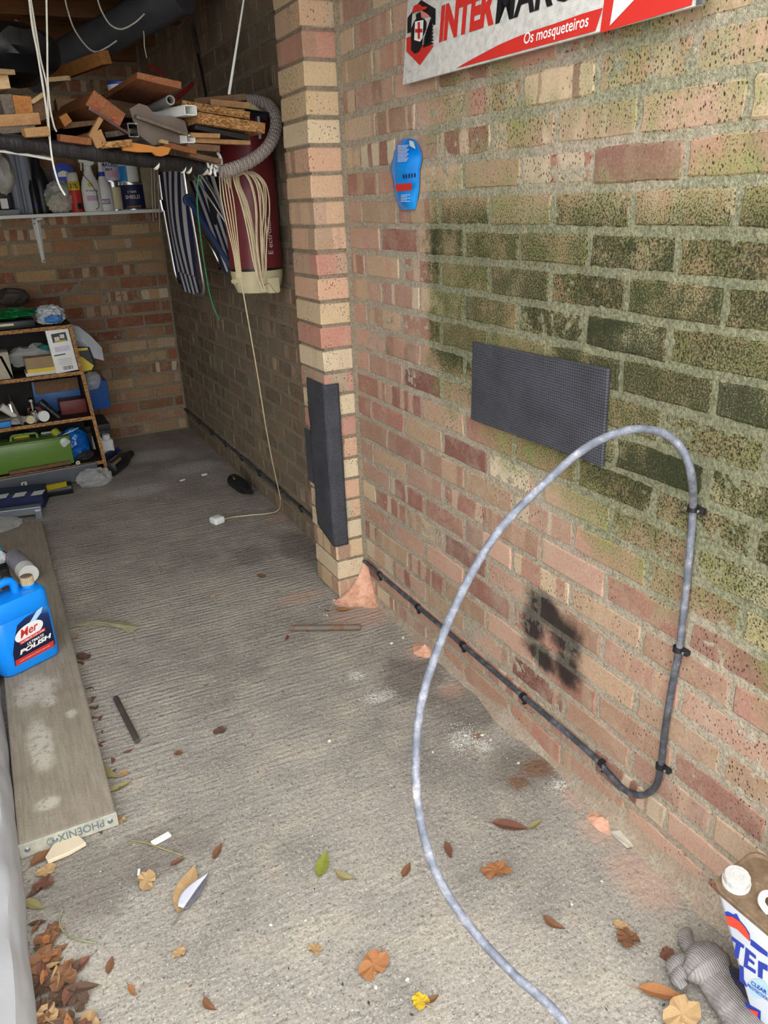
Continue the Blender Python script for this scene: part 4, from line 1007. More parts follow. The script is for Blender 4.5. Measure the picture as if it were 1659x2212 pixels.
# blue and white tub lying behind, clear bag
c = at(138,388,y=2.56); mb = MB(); R90 = Matrix.Rotation(math.pi/2, 4, 'X'); ctb = V((c.x, 2.54, SZ+.195))
mb.lathe([(.052,-.06),(.055,0)], 22, T(ctb) @ R90); tb = obj('round_tub', mb, WHITE, None, True, 'blue and white round tub lying on its side above the clear bag', 'tub')
mb = MB(); mb.lathe([(.0555,.0),(.0555,.012),(.04,.014)], 22, T(ctb+V((0,-.0,0))) @ R90); obj('lid', mb, BLUEP, tb, True)
mb = MB(); mb.poly([ctb+V((-.03+.06*i/6, -.0155, .012*math.sin(i*math.pi/6)+.004)) for i in range(7)]+[ctb+V((.03,-.0155,-.014)), ctb+V((-.03,-.0155,-.014))]); obj('white_panel', mb, WHITE, tb)
CLR = plastic_clear('clear_polythene', (.68,.68,.65), .38); CLR2 = plastic_clear('clear_polythene_thin', (.62,.62,.60), .3)
mb = MB(); mb.blob(V((at(130,430,y=2.5).x, 2.53, SZ+.078)), (.075,.05,.085), 4, .35, 2.4, 4, zmin=SZ+.001); cbg = obj('clear_bag', mb, CLR, None, True, 'crumpled clear polythene bag of pale bits on the shelf', 'bag')
mb = MB(); mb.blob(V((at(128,435,y=2.5).x, 2.53, SZ+.05)), (.055,.035,.045), 6, .3, 2.0, 3, zmin=SZ+.003); obj('contents', mb, CREAM, cbg, True)
# aerosol
rt, ctr, r, h = tin('aerosol_can', 'red and yellow aerosol can with a white cap on the shelf', 154, 177, 402, 461, RED, SZ, 2.49, False, [('33%', BLACK, .78, .16, 1.3, 0)], [(YELLOW, -1.5, 1.5, .72, .99)], 'aerosol')
mb = MB(); mb.lathe([(r*.96,h),(r*.96,h+.04),(r*.8,h+.046)], 20, T((ctr[0], ctr[1], SZ))); obj('cap', mb, OFFW, rt, True)
mb = MB(); cyl_patch(mb, ctr, r+.0009, facing(ctr)+.0, facing(ctr)+1.1, SZ+h*.1, SZ+h*.3, 6); obj('dark_badge', mb, BLACK, rt)
def sprayer(label, u0, u1, v0, v1, y, neckmat, tx, bands):
    c_, d = pb(u0, u1, v0, v1, y, .05, SZ); rt = thing('spray_bottle', label, 'spray bottle', (c_.x, y+.025, SZ)); w = d.x; h = d.z
    mb_ = MB(); mb_.lathe([(w*.47,0),(w*.5,.01),(w*.5,h*.4),(w*.42,h*.55),(w*.26,h*.68),(w*.2,h*.76)], 20, T((c_.x, y+.03, SZ)), sy=.62); obj('bottle', mb_, WHITE, rt, True)
    mb_ = MB(); mb_.lathe([(w*.2,h*.75),(w*.2,h*.84)], 14, T((c_.x, y+.03, SZ))); obj('collar', mb_, neckmat, rt, True)
    mb_ = MB(); pr = [(-.42,.97),(.2,1.0),(.36,.95),(.36,.88),(.18,.84),(-.16,.84),(-.16,.9),(-.40,.9)]
    mb_.prism([(a*w, b*h) for a, b in pr], .026, T((c_.x, y+.043, SZ)) @ Matrix.Rotation(math.pi/2, 4, 'X')); hd = obj('spray_head', mb_, WHITE, rt, False, bevel=.003)
    mb_ = MB(); mb_.beam((c_.x-w*.28, y+.03, SZ+h*.9), (c_.x-w*.34, y+.03, SZ+h*.76), .008, .006); obj('trigger', mb_, WHITE, hd)
    for m_, a0_, a1_, z0, z1 in bands:
        mb_ = MB(); mb_.grid(lambda a, b: V((c_.x+w*.505*math.cos(a0_+(a1_-a0_)*a), y+.03+w*.505*.62*math.sin(a0_+(a1_-a0_)*a), SZ+h*(z0+(z1-z0)*b))), 8, 2); obj('label_panel', mb_, m_, rt)
    for t_x, m_, z0, hh in tx:
        mb_ = MB(); add_text(mb_, t_x, V((c_.x-w*.3, y+.03-w*.318, SZ+h*z0)), V((w*.6,0,0)), V((0,0,h*hh)), bold=.01); obj('lettering', mb_, m_, rt)
    return rt
PURP = simple('purple_print', lin(150,120,170), .5, 0, .05, 20, 0)
sprayer('white trigger spray bottle with pink label text on the shelf', 179, 217, 357, 461, 2.48, WHITE, [('ironing', BLACK, .36, .05)], [(simple('mauve_print', lin(196,170,190), .5), -2.2, -1.0, .2, .3), (YELLOW, -1.9, -1.4, .46, .53)])
rt, ctr, r, h = tin('squeeze_bottle', 'white squeeze bottle with a blue collar and purple label', 212, 243, 367, 461, WHITE, SZ, 2.49, False, [('BLUE', WHITE, .17, .05, .9, 0)], [(PURP, -.7, .6, .14, .25), (YELLOW, -1.0, -.5, .3, .38)], 'bottle', [(.95,0),(1,.02),(1,.38),(.88,.5),(.5,.66),(.38,.72),(.36,.84),(.3,.86),(.24,1)])
mb = MB(); mb.lathe([(r*.42,h*.71),(r*.4,h*.8)], 18, T((ctr[0], ctr[1], SZ))); obj('collar', mb, BLUEP, rt, True)
cord('black_wire', [at(160,345,y=2.42), at(172,368,y=2.42), at(195,395,y=2.42), at(208,415,y=2.42), at(211,432,y=2.42), at(214,446,y=2.42), at(207,453,y=2.42)], .002, BLACK, 'thin black wire dangling in front of the spray bottle', 'wire')
rt, ctr, r, h = tin('small_can', 'cream and silver spray can under the lilac tin on the shelf', 238, 266, 405, 460, CREAM, SZ, 2.52, True, [], [(ALU, -1.5, 1.5, .82, .99), (RED, -1.6, -.9, .1, .6)], 'can')
z1_ = SZ+h
tin('lilac_tin', 'lilac tin lettered MAGIC stacked on the cream can', 222, 262, 362, 404, simple('lilac_tin_paint', lin(190,184,204), .4), z1_, 2.515, True, [('MAGIC', NAVY, .68, .2, 1.5, 0), ('MIX', NAVY, .5, .12, .7, 0)], [(simple('pink_print2', lin(206,160,176), .5), -.2, .8, .2, .5)])
rt, ctr, r, h = tin('paint_tin', 'dark navy paint tin lettered SHIELD near the end of the shelf', 268, 318, 408, 459, NAVY, SZ, 2.5, True, [('SHIELD', OFFW, .42, .14, 1.2, 0), ('5 YEAR', OFFW, .64, .08, .7, 0)], [(simple('brown_print', lin(120,84,60), .5), -.6, .6, .08, .16)])
tin('paint_tin', 'white and blue tin stacked on the dark navy paint tin', 262, 303, 368, 407, WHITE, SZ+h, 2.51, True, [], [(simple('cyan_print', lin(30,130,190), .5), -1.3, -.1, .1, .85)])
c, d = pb(312, 344, 372, 455, 2.52, .12, SZ); mb = MB(); mb.rbox(c, d, .004); obj('beige_box', mb, simple('beige_card', lin(140,130,108), .8), None, True, 'dull beige box at the right end of the shelf', 'box')
for i, (u, l, v1) in enumerate(((327,'left',478),(333,'middle',470),(341,'right',500))):
    cord('thin_cord', [at(u-1,355,y=2.46), at(u,372,y=2.462), at(u+1,410,y=2.462), at(u+3,450,y=2.462), at(u+4,v1,y=2.462)], .0022, STRING, '%s of the three pale cords hanging at the shelf end' % l)

# ------------------------------------------------------------------ open bookcase in the back corner
BY = 1.955; BD = .25
def bxr(z): return -.640-.068*(z-.04)
DARKW = wood('dark_laminate', lin(40,34,30), lin(60,50,44), 20, (.05,1,1))
bc = thing('bookcase', 'low chipboard bookcase with raw edges crammed with tools and bags', 'bookcase', (-1.0, BY+.12, 0))
def board(name, p):      # p = 4 (x,z) corners of the front outline
    mb_ = MB(); mb_.add([V((x, BY+.003, z)) for x, z in p]+[V((x, BY+BD, z)) for x, z in p], [(0,1,2,3),(7,6,5,4),(0,4,5,1),(1,5,6,2),(2,6,7,3),(3,7,4,0)]); o = obj(name, mb_, DARKW, bc)
    mb_ = MB(); mb_.add([V((x, BY, z)) for x, z in p]+[V((x, BY+.003, z)) for x, z in p], [(0,1,2,3),(7,6,5,4),(0,4,5,1),(1,5,6,2),(2,6,7,3),(3,7,4,0)]); obj('raw_edge', mb_, CHIP, o)
SHZ = [.097, .345, .584, .820]
mb = MB(); mb.box((-1.065, BY+BD+.004, .43), (.77, .006, .78)); obj('back_panel', mb, simple('black_hardboard', lin(30,27,25), .8), bc)
for z in SHZ: board('shelf', [(-1.46, z-.018), (bxr(z), z-.018), (bxr(z), z), (-1.46, z)])
board('upright', [(bxr(0), .0), (bxr(0)+.018, .0), (bxr(.82)+.018, .822), (bxr(.82), .822)])
board('upright', [(-1.48, .0), (-1.46, .0), (-1.46, .822), (-1.48, .822)])
for z0, z1, u in ((.584,.70,26),(.345,.47,44)):
    x = at(u, 800 if z0 > .5 else 880, y=BY+.03).x
    mb = MB(); mb.add([V((x-.012-dx, BY+.02+dy, z)) for dy in (0, .2) for dx, z in ((0, z0+.001), (-.012, z0+.001), (.02, z1), (.032, z1))], [(0,1,2,3),(7,6,5,4),(0,4,5,1),(1,5,6,2),(2,6,7,3),(3,7,4,0)])
    obj('small_divider', mb, WD[3], bc)
def bpb(u0, u1, v0, v1, dep=.1, yo=.02, zb=None): return pb(u0, u1, v0, v1, BY+yo, dep, zb)
ZB = [z+.0005 for z in SHZ]
def xbox(name, label, cat, u0, u1, v0, v1, mat_, dep=.1, yo=.02, zb=None, r=.003, rz=0):
    c_, d_2 = bpb(u0, u1, v0, v1, dep, yo, zb); mb_ = MB(); mb_.rbox(c_, d_2, r, Matrix.Rotation(rz, 3, 'Y')); return obj(name, mb_, mat_, None, True, label, cat), c_, d_2
# white tall box
o, c, d = xbox('carton', 'tall white carton with a black picture panel and barcode in the bookcase', 'box', 113, 156, 714, 803, WHITE, .06, .01, ZB[2]+.002, .002, -.07)
RB = Matrix.Rotation(-.07, 3, 'Y')
def cpanel(nm, a0, a1, b0, b1, m_, l_=.0012, par=None):
    mb_ = MB(); mb_.poly([c+RB @ V((a*d.x, -d.y/2-l_, b*d.z)) for a, b in ((a0,b0),(a1,b0),(a1,b1),(a0,b1))]); return obj(nm, mb_, m_, par or o)
cpanel('picture_panel', -.3, .35, .2, .4, BLACK); cpanel('picture_print', -.2, .02, .24, .32, OFFW, .002); cpanel('picture_print', .06, .25, .27, .36, OFFW, .002); cpanel('picture_print', -.22, .28, .21, .235, YELLOW, .002)
cpanel('lilac_label', -.3, .36, -.02, .1, simple('lilac_label', lin(206,200,220), .6)); cpanel('smile_mark', -.4, .1, -.1, -.075, BLACK)
for i in range(4): cpanel('print_line', -.3+(i % 2)*.08, .3, -.2-i*.04, -.19-i*.04, simple('grey_print', lin(150,150,150), .6))
for i in range(8): cpanel('barcode_bar', -.15+i*.055, -.15+i*.055+(.03 if i % 3 else .02), -.45, -.36, BLACK)
o2, c2_, d2_ = xbox('carton', 'brown and yellow carton lying open in the top bookcase compartment', 'box', 58, 122, 758, 790, CARD, .12, .02, ZB[2]+.012, .003)
mb = MB(); mb.box((c2_.x, BY+.017, c2_.z-d2_.z*.36), (d2_.x*.96, .003, d2_.z*.3)); obj('yellow_band', mb, YELLOW, o2)
mb = MB(); mb.blob(V((at(70,760,y=BY+.14).x, BY+.14, ZB[2]+.08)), (.12,.06,.06), 12, .4, 2.2, 3, zmin=ZB[2]+.002); obj('clear_bag', mb, CLR, None, True, 'clear crumpled bag behind the brown carton', 'bag')
mb = MB(); mb.blob(V((at(96,752,y=BY+.1).x, BY+.12, ZB[2]+.115)), (.035,.03,.022), 13, .4, 2.2, 2); obj('teal_cloth', mb, simple('teal_cloth', lin(40,112,108), .8), None, True, 'teal cloth tucked behind the white carton', 'cloth')
xbox('paper_stack', 'stack of old leaflets at the left of the top compartment', 'papers', -30, 18, 760, 815, simple('aged_paper', lin(170,160,140), .8), .14, .02, ZB[2], .002)
xbox('tray', 'thin white tray under the brown carton', 'tray', 60, 118, 799, 806, OFFW, .14, .015, ZB[2], .002)
# middle compartment
xbox('blue_crate', 'blue plastic crate standing behind the bookcase', 'crate', 78, 228, 838, 898, simple('blue_crate_plastic', lin(40,84,150), .4), .2, .32, .30, .01)
xbox('blue_case', 'blue case with a brown front board in the middle compartment', 'case', 84, 172, 838, 905, simple('blue_case_plastic', lin(52,92,140), .4), .03, .21, ZB[1], .006)
xbox('plywood_board', 'brown board leaning on the blue case in the bookcase', 'board', 86, 168, 843, 868, WD[2], .01, .195, ZB[1]+.11, .002)
xbox('red_case', 'dark red case in the middle compartment', 'case', 136, 186, 876, 905, simple('dark_red_case', lin(96,36,32), .5), .1, .1, ZB[1], .004)
xbox('red_case', 'flat brick-red box behind the black torch', 'box', 64, 98, 882, 908, simple('brick_red_box', lin(120,58,44), .6), .08, .1, ZB[1], .004)
a, b = at(86,868,y=BY+.06), at(128,902,y=BY+.05); mb = MB(); mb.tube([a, a.lerp(b,.3), a.lerp(b,.32), b], [.021,.021,.016,.016], 14); tr_ = obj('torch', mb, BLACK, None, True, 'black tubular torch lying aslant in the middle compartment', 'torch')
mb = MB(); mb.tube([a.lerp(b,.55)+V((0,-.017,.004)), a.lerp(b,.62)+V((0,-.017,.004))], .004, 8); obj('button', mb, CHROME, tr_, True)
c = at(66,860,y=BY+.05); mb = MB(); mb.lathe([(.02,0),(.022,.012),(.01,.02),(.01,.05),(.017,.056),(.017,.07),(.006,.08)], 16, T((c.x, BY+.05, ZB[1]+.05))); mb.lathe([(.024,0),(.024,.05)], 16, T((c.x, BY+.05, ZB[1]))); obj('chrome_valve', mb, CHROME, None, True, 'shiny chrome tap valve in the middle compartment', 'valve')
c = at(22,872,y=BY+.05); mb = MB(); mb.lathe([(.026,0),(.03,.02),(.02,.04),(.02,.06)], 16, T((c.x, BY+.06, ZB[1]+.052))); obj('steel_cup', mb, CHROME, None, True, 'shiny metal cup on the small ledge at left', 'cup')
xbox('wood_ledge', 'small wooden ledge inside the middle compartment at left', 'ledge', -20, 34, 888, 893, WD[3], .14, .03, ZB[1]+.03, .001)
for (u, v, r_, L_, lb, m_) in ((62,908,.021,.03,'cream roll of tape on the shelf edge', CREAM),(95,911,.028,.02,'white round lid leaning beside the cream roll', WHITE)):
    c = at(u, v, y=BY+.03); mb = MB(); mb.lathe([(r_*.6,0),(r_,0),(r_,L_),(r_*.6,L_)], 18, T((c.x, BY+.035, ZB[1]+r_)) @ Matrix.Rotation(1.5, 4, 'X') @ Matrix.Rotation(.3, 4, 'Y'), True, True); obj('round_piece', mb, m_, None, True, lb, 'roll')
mb = MB(); mb.blob(V((at(40,915,y=BY+.03).x, BY+.05, ZB[1]+.02)), (.05,.03,.022), 21, .4, 2.4, 3, zmin=ZB[1]+.001); obj('crumpled_bag', mb, CLR, None, True, 'crumpled pale bag beside the cream roll', 'bag')
a, b = at(2,878,y=BY+.04), at(42,904,y=BY+.05); mb = MB(); mb.tube([a, a.lerp(b,.6), b], [.02,.018,.006], 10); obj('paper_cone', mb, OFFW, None, True, 'white paper roll pointing right in the middle compartment', 'paper')
xbox('blue_packet', 'flat bright blue packet at the left shelf edge', 'packet', -20, 20, 914, 926, simple('sky_blue_pack', lin(40,120,190), .5), .08, .01, ZB[1], .003)
# lower compartment
tl, c, d = xbox('tool_box', 'olive green plastic tool box in the bottom compartment', 'tool box', -60, 142, 958, 1018, GREEN, .12, .02, ZB[0]+.004, .006)
mb = MB(); mb.rbox((c.x, BY+.075, c.z+d.z*.5), (d.x*1.0, .14, .008), .003); obj('rim', mb, GREEN, tl, True)
hu = [at(22,958,y=BY+.08), at(24,942,y=BY+.08), at(50,938,y=BY+.08), at(78,935,y=BY+.08), at(84,953,y=BY+.08)]
mb = MB()
for i in range(4): mb.beam(hu[i], hu[i+1], .016, .012)
obj('handle', mb, GREEN, tl, bevel=.003)
xbox('yellow_pack', 'yellow packet behind the tool box handle', 'packet', 32, 62, 942, 956, YELLOW, .03, .12, ZB[0]+.14, .003)
a, b = at(118,932,y=BY+.1), at(138,953,y=BY+.03); mb = MB(); mb.tube([a, b], .022, 16); tu = obj('filler_tube', mb, simple('lime_label', lin(170,168,60), .5), None, True, 'yellow-labelled tube with a white cap leaning on the blue bag', 'tube')
mb = MB(); mb.tube([a.lerp(b,.55), a.lerp(b,.8)], .0226, 16, False); obj('blue_band', mb, BLUEP, tu, True)
mb = MB(); mb.tube([b, b+(b-a).normalized()*.022], .024, 16); obj('cap', mb, WHITE, tu, True)
t = NT('blue_polythene'); p = t.oco(); BLUEB = t.out(t.ramp(t.noise(p, 14, 3), [(.3, lin(0,50,130)), (.7, lin(10,110,190))]), .2, t.bump(t.noise(p, 22, 4), .9, .01), 0, .6)
mb = MB(); mb.blob(V((at(163,960,y=BY+.06).x, BY+.08, ZB[0]+.088)), (.072,.055,.092), 31, .16, 2.0, 4, zmin=ZB[0]+.001); bb_ = obj('blue_bag', mb, BLUEB, None, True, 'bright blue plastic bag stuffed beside the green tool box', 'bag')
mb = MB()
for i in range(6):
    q = at(142+i*4, 936-i*1.4, y=BY+.025); mb.beam(q+V((-.015,0,-.006)), q+V((.02,0,.008+.004*(i % 2))), .005, .0015)
obj('white_print', mb, WHITE, bb_)
mb = MB(); mb.blob(V((at(180,988,y=BY+.06).x, BY+.07, ZB[0]+.03)), (.06,.05,.034), 33, .25, 2.4, 3, zmin=ZB[0]+.001); obj('black_pouch', mb, BLACKM, None, True, 'black pouch at the right of the bottom compartment', 'pouch')
a, b = at(20,1023,y=BY-.005), at(153,1000,y=BY+.02); a.z = b.z = ZB[0]+.013; mb = MB(); mb.tube([a, b], .0125, 10); obj('wooden_rod', mb, WD[2], None, True, 'bark-brown wooden rod on the shelf in front of the tool box', 'rod')
c = at(169,1002,y=BY+.004); mb = MB(); mb.tube([V((c.x, BY+.004, c.z+.006))+V((.008*math.cos(k*math.pi/6),0,.008*math.sin(k*math.pi/6))) for k in range(12)], .0035, 8, closed=True); mb.box((c.x, BY+.012, ZB[0]+.003), (.022,.012,.006)); obj('clear_clip', mb, CREAM, None, True, 'small cream loop clip on the bottom shelf edge', 'clip')
xbox('small_pack', 'small blue and white pack behind the filler tube', 'packet', 92, 112, 934, 950, WHITE, .03, .14, ZB[0]+.12, .003)
# on top
t = NT('green_polythene'); p = t.oco(); GRB = t.out(t.ramp(t.noise(p, 20, 3), [(.3, lin(0,84,40)), (.7, lin(20,130,66))]), .3, t.bump(t.noise(p, 26, 4), .9, .01), 0, .6)
mb = MB(); mb.blob(V((at(20,690,y=BY+.12).x, BY+.12, ZB[3]+.068)), (.14,.09,.026), 41, .35, 2.6, 4); obj('green_bag', mb, GRB, None, True, 'flattened green plastic bag on top of the bookcase', 'bag')
xbox('black_case', 'flat black case under the green bag on the bookcase', 'case', -40, 68, 700, 716, BLACK, .2, .03, ZB[3], .004)
xbox('paper_label', 'small pale card tucked under the green bag', 'card', 0, 28, 702, 707, CREAM, .02, .008, ZB[3]+.02, .001)
mb = MB(); mb.blob(V((at(110,690,y=BY+.1).x, BY+.1, ZB[3]+.045)), (.07,.06,.05), 43, .4, 2.3, 4, zmin=ZB[3]+.001); wbag = obj('carrier_bag', mb, simple('pale_carrier', lin(190,194,198), .5, 0, .08, 10, .5, 30, .006), None, True, 'white and blue carrier bag bunched on top of the bookcase', 'bag')
mb = MB(); mb.blob(V((at(118,698,y=BY+.04).x, BY+.055, ZB[3]+.03)), (.045,.03,.022), 44, .3, 2.3, 3); obj('blue_print', mb, simple('blue_carrier_print', lin(70,130,190), .5), wbag, True)
mb = MB(); sk = [(150,704),(170,708),(195,728),(218,752),(222,776),(200,770),(176,756),(158,735)]
a_ = [at(u, v, y=BY+.14+.01*math.sin(i*2.3)) for i, (u, v) in enumerate(sk)]; n = len(a_); cc_ = sum(a_, V())/n+V((0,-.03,0))
mb.add(a_+[cc_]+[p_+V((.0,.03,0)) for p_ in a_], [(i, (i+1) % n, n) for i in range(n)]+[(n+1+(i+1) % n, n+1+i, i, (i+1) % n) for i in range(n)]+[tuple(n+1+i for i in range(n))[::-1]])
obj('hanging_bag', mb, simple('grey_white_bag', lin(180,182,186), .55, 0, .1, 14, .6, 40, .006), None, True, 'pale bag draped down the right side of the bookcase', 'bag', None, None, .006)
mb = MB(); yb = [(162,752),(192,750),(206,790),(200,800),(168,806)]; a_ = [at(u, v, y=BY+.1) for u, v in yb]; n = len(a_)
mb.add(a_+[p_+V((.01,.05,0)) for p_ in a_], [tuple(range(n))[::-1], tuple(range(n,2*n))]+[(i, (i+1) % n, n+(i+1) % n, n+i) for i in range(n)]); pk = obj('seed_packet', mb, BLACK, None, False, 'black and yellow packet hanging at the right of the bookcase', 'packet', None, None, .004)
mb = MB(); mb.poly([at(u, v, y=BY+.096) for u, v in ((166,774),(176,770),(203,790),(198,799),(170,805))]); obj('yellow_panel', mb, YELLOW, pk)
mb = MB(); mb.poly([at(u, v, y=BY+.096) for u, v in ((162,753),(189,751),(190,756),(163,759))]); obj('gold_line', mb, YELLOW, pk)
mb = MB(); mb.blob(at(196,822,y=BY+.16), (.055,.04,.05), 47, .4, 2.3, 3); obj('clear_bag', mb, CLR2, None, True, 'clear thin bag hanging beside the bookcase upright', 'bag')
# stone lump behind
mb = MB(); mb.blob(V((at(30,668,y=2.5).x, 2.45, .93)), (.09,.07,.05), 49, .3, 2, 3); obj('dark_bundle', mb, simple('dark_bundle', lin(70,64,60), .7), None, True, 'dark grey bundle behind the green bag by the back wall', 'bundle')

# right of the bookcase, on the floor
o, c, d = xbox('storage_box', 'dark grey lidded box standing behind the bookcase foot', 'box', 190, 238, 915, 985, simple('dark_grey_box', lin(52,52,54), .5), .25, .32, .001, .008)
mb = MB(); mb.rbox((c.x, c.y, c.z+d.z/2), (d.x*1.06, d.y*1.05, .04), .006); obj('lid', mb, simple('dark_grey_box', lin(52,52,54)), o, True)
c = at(226,985,z=0.0); JY = 2.2
jr = thing('jerry_bottle', 'white plastic jerry bottle with a handle beside the bookcase', 'bottle', (at(227,990,y=JY).x, JY, 0))
c, d = pb(206, 246, 950, 1000, JY, .06, .002); mb = MB(); mb.rbox(c, d, .012, None, 3); obj('body', mb, WHITE, jr, True)
mb = MB(); mb.lathe([(.022,0),(.022,.03)], 14, T((c.x+d.x*.22, c.y, c.z+d.z*.48))); obj('cap', mb, WHITE, jr, True)
mb = MB(); mb.tube([V((c.x-d.x*.4, c.y, c.z+d.z*.42)), V((c.x-d.x*.4, c.y, c.z+d.z*.66)), V((c.x-d.x*.12, c.y, c.z+d.z*.66)), V((c.x-d.x*.05, c.y, c.z+d.z*.45))], .009, 8); obj('handle', mb, WHITE, jr, True)
mb = MB(); mb.box((c.x, c.y-d.y/2-.001, c.z-.02), (d.x*.6, .002, d.z*.4)); obj('label_panel', mb, simple('pale_label', lin(196,200,206), .5), jr)
def lying(name, label, p0, p1, r, prof, mat_, capm=None, cat='bottle', n=16, sq=1.0):
    L_ = (V(p1)-V(p0)).length; rt = thing(name, label, cat, (p0[0], p0[1], 0)); mt_ = axis_mat(p0, p1)
    mb_ = MB(); mb_.lathe([(r*a, L_*b) for a, b in prof], n, mt_); obj('body', mb_, mat_, rt, True)
    if capm:
        mb_ = MB(); e = prof[-1][0]*r; mb_.lathe([(e*1.25,L_*.985),(e*1.25,L_*.985+.022),(e,L_*.985+.026)], n, mt_); obj('cap', mb_, capm, rt, True)
    return rt
BP = [(.6,0),(.95,.02),(1,.06),(1,.62),(.8,.78),(.42,.9),(.4,1)]
lying('plastic_bottle', 'dark blue bottle with a bright blue cap lying beside the bookcase', at(226,995,z=.045), at(252,973,z=.05), .03, BP, NAVY, simple('bright_blue_cap', lin(30,60,190), .4))
lb_ = lying('plastic_bottle', 'black oil bottle lying on the floor right of the bookcase', at(236,1015,z=.04), at(280,982,z=.03), .042, BP, BLACK, BLACK)
mb = MB(); q = at(252,996,z=.085); mb.poly([at(243,1000,z=.083), at(260,987,z=.08), at(263,992,z=.078), at(247,1006,z=.08)]); obj('label_panel', mb, CARD, lb_)
mb = MB(); mb.blob(V((at(205,1045,z=0).x, at(205,1050,z=0).y, .045)), (.09,.06,.05), 51, .35, 2.2, 4, zmin=.001); obj('clear_bag', mb, CLR2, None, True, 'clear polythene bag lying at the bookcase foot', 'bag')
# dark grey plank leaning under the front, E sticker
gp = thing('grey_gutter', 'dark grey plastic trim board lying along the bookcase front', 'trim board', (-.95, BY-.03, 0))
a, b = at(-40,1058,y=BY-.03), at(212,1014,y=BY-.02); mb = MB(); mb.beam(V((a.x,BY-.03,.052)), V((b.x,BY-.02,.056)), .02, .088); obj('board', mb, simple('slate_plastic', lin(86,88,94), .35, 0, .1, 10, .1), gp, False, bevel=.006)
q = at(52,1048,y=BY-.043); mb = MB(); mb.poly([at(45,1043,y=BY-.043), at(57,1040,y=BY-.043), at(60,1052,y=BY-.043), at(48,1056,y=BY-.043)]); sk_ = obj('sticker', mb, WHITE, gp)
mb = MB(); add_text(mb, 'E', at(50,1052.5,y=BY-.045), (at(56,1051,y=BY-.045)-at(50,1052.5,y=BY-.045)), (at(49,1044,y=BY-.045)-at(50,1052.5,y=BY-.045)), bold=.02); obj('lettering', mb, BLACK, sk_)
lying('oil_bottle', 'black bottle with a yellow label lying under the grey trim board', at(95,1062,z=.03), at(156,1052,z=.03), .034, [(.9,0),(1,.03),(1,.97),(.9,1)], BLACK, None)
ob_ = bpy.data.objects[[o.name for o in bpy.data.objects if o.get('label','').startswith('black bottle with a yellow')][0]]
mb = MB(); mb.poly([at(96,1049,z=.065), at(143,1040,z=.065), at(145,1051,z=.055), at(103,1060,z=.055)]); obj('label_panel', mb, YELLOW, ob_)
# navy/white carton and silver channel
sb = thing('striped_carton', 'navy and white striped carton lying in front of the bookcase', 'carton', at(50,1100,z=0))
a, b = at(-30,1086,z=.04), at(98,1072,z=.04); mb = MB(); mb.beam(V((a.x,a.y,.045)), V((b.x,b.y,.045)), .13, .085); obj('body', mb, NAVY, sb, False, bevel=.003)
for (u0, u1) in ((-8,18),(26,57),(66,96)):
    mb = MB(); z_ = .0905; mb.poly([at(u0,1078-.11*u0*.9,z=z_), at(u1-5,1077-.11*u1*.9,z=z_), at(u1+2,1067-.11*u1*.9,z=z_), at(u0+7,1068-.11*u0*.9,z=z_)]); obj('white_stripe', mb, WHITE, sb)
a, b = at(-40,1110,z=.05), at(88,1094,z=.05); mb = MB(); dd = V((b.x-a.x, b.y-a.y, 0)); mb.beam(V((a.x,a.y,.055)), V((b.x,b.y,.055)), .05, .006); mb.beam(V((a.x,a.y-.022,.04)), V((b.x,b.y-.022,.04)), .005, .036); mb.beam(V((b.x-.03,b.y-.01,.022)), V((b.x,b.y-.014,.022)), .04, .044)
obj('metal_channel', mb, simple('silver_paint', lin(150,156,164), .35, .6, .08), None, False, 'silver-grey metal channel on the floor before the striped carton', 'channel', None, None, .003)

# ------------------------------------------------------------------ scaffold plank with its banded end, and the things on it
PZ = .038
def plank_mat():
    t = NT('weathered_plank'); p = t.pos(); x, y, z = t.sep(p)
    f = t.noise(t.vm('MULTIPLY', p, (110, 7, 110)), 1.0, 6, .7, .3); n_ = t.noise(p, 9, 5, .65)
    c = t.ramp(f, [(.25, lin(124,114,100)), (.5, lin(146,136,120)), (.75, lin(164,154,138))])
    c = t.mix(t.ma('MULTIPLY', t.ss(n_, .5, .8), .5), c, lin(116,106,92))
    w = blobs(t, x, y, n_, [(-1.16,-.42,.035,.14),(-1.12,-.2,.03,.04),(-1.16,-.66,.035,.03),(-1.15,-.12,.07,.09),(-1.07,-.30,.018,.03)])
    c = t.mix(t.ma('MULTIPLY', t.ma('MULTIPLY', w, t.ss(t.noise(p, 60, 4, .7), .32, .5)), .75), c, lin(196,190,176))
    c = t.mix(t.ma('MULTIPLY', t.ss(t.noise(p, 130, 4, .75), .5, .7), .35), c, lin(92,84,72))
    return t.out(c, .85, t.bump(t.ma('ADD', f, t.noise(p, 90, 3)), .5, .002), 0, .2)
PM = plank_mat()
P0, P1 = at(40,1812,z=PZ), at(252,1752,z=PZ)
pk = thing('scaffold_plank', 'long weathered scaffold plank lying on the floor with a metal end band', 'plank', (-1.13, .2, 0))
XL_, XR_ = -1.236, -1.024
mb = MB(); mb.add([V((x, y, z)) for y, xo in ((-.765, 0), (1.36, .012)) for x, z in ((XL_+xo, .001), (XR_+xo, .001), (XR_+xo, PZ), (XL_+xo, PZ))], [(0,1,2,3),(7,6,5,4),(0,4,5,1),(1,5,6,2),(2,6,7,3),(3,7,4,0)]); obj('board', mb, PM, pk, False, bevel=.004)
mb = MB(); mb.box(((XL_+XR_)/2, -.769, .0205), (.214, .006, .037)); bnd = obj('end_band', mb, simple('zinc_band', lin(176,174,158), .55, .2, .2, 40, .2), pk, False, bevel=.001)
mb = MB()
for x in (XL_+.016, XR_-.016, XL_+.075): mb.lathe([(.0065,0),(.0045,.003)], 10, T((x, -.772, .021)) @ Matrix.Rotation(math.pi/2, 4, 'X'))
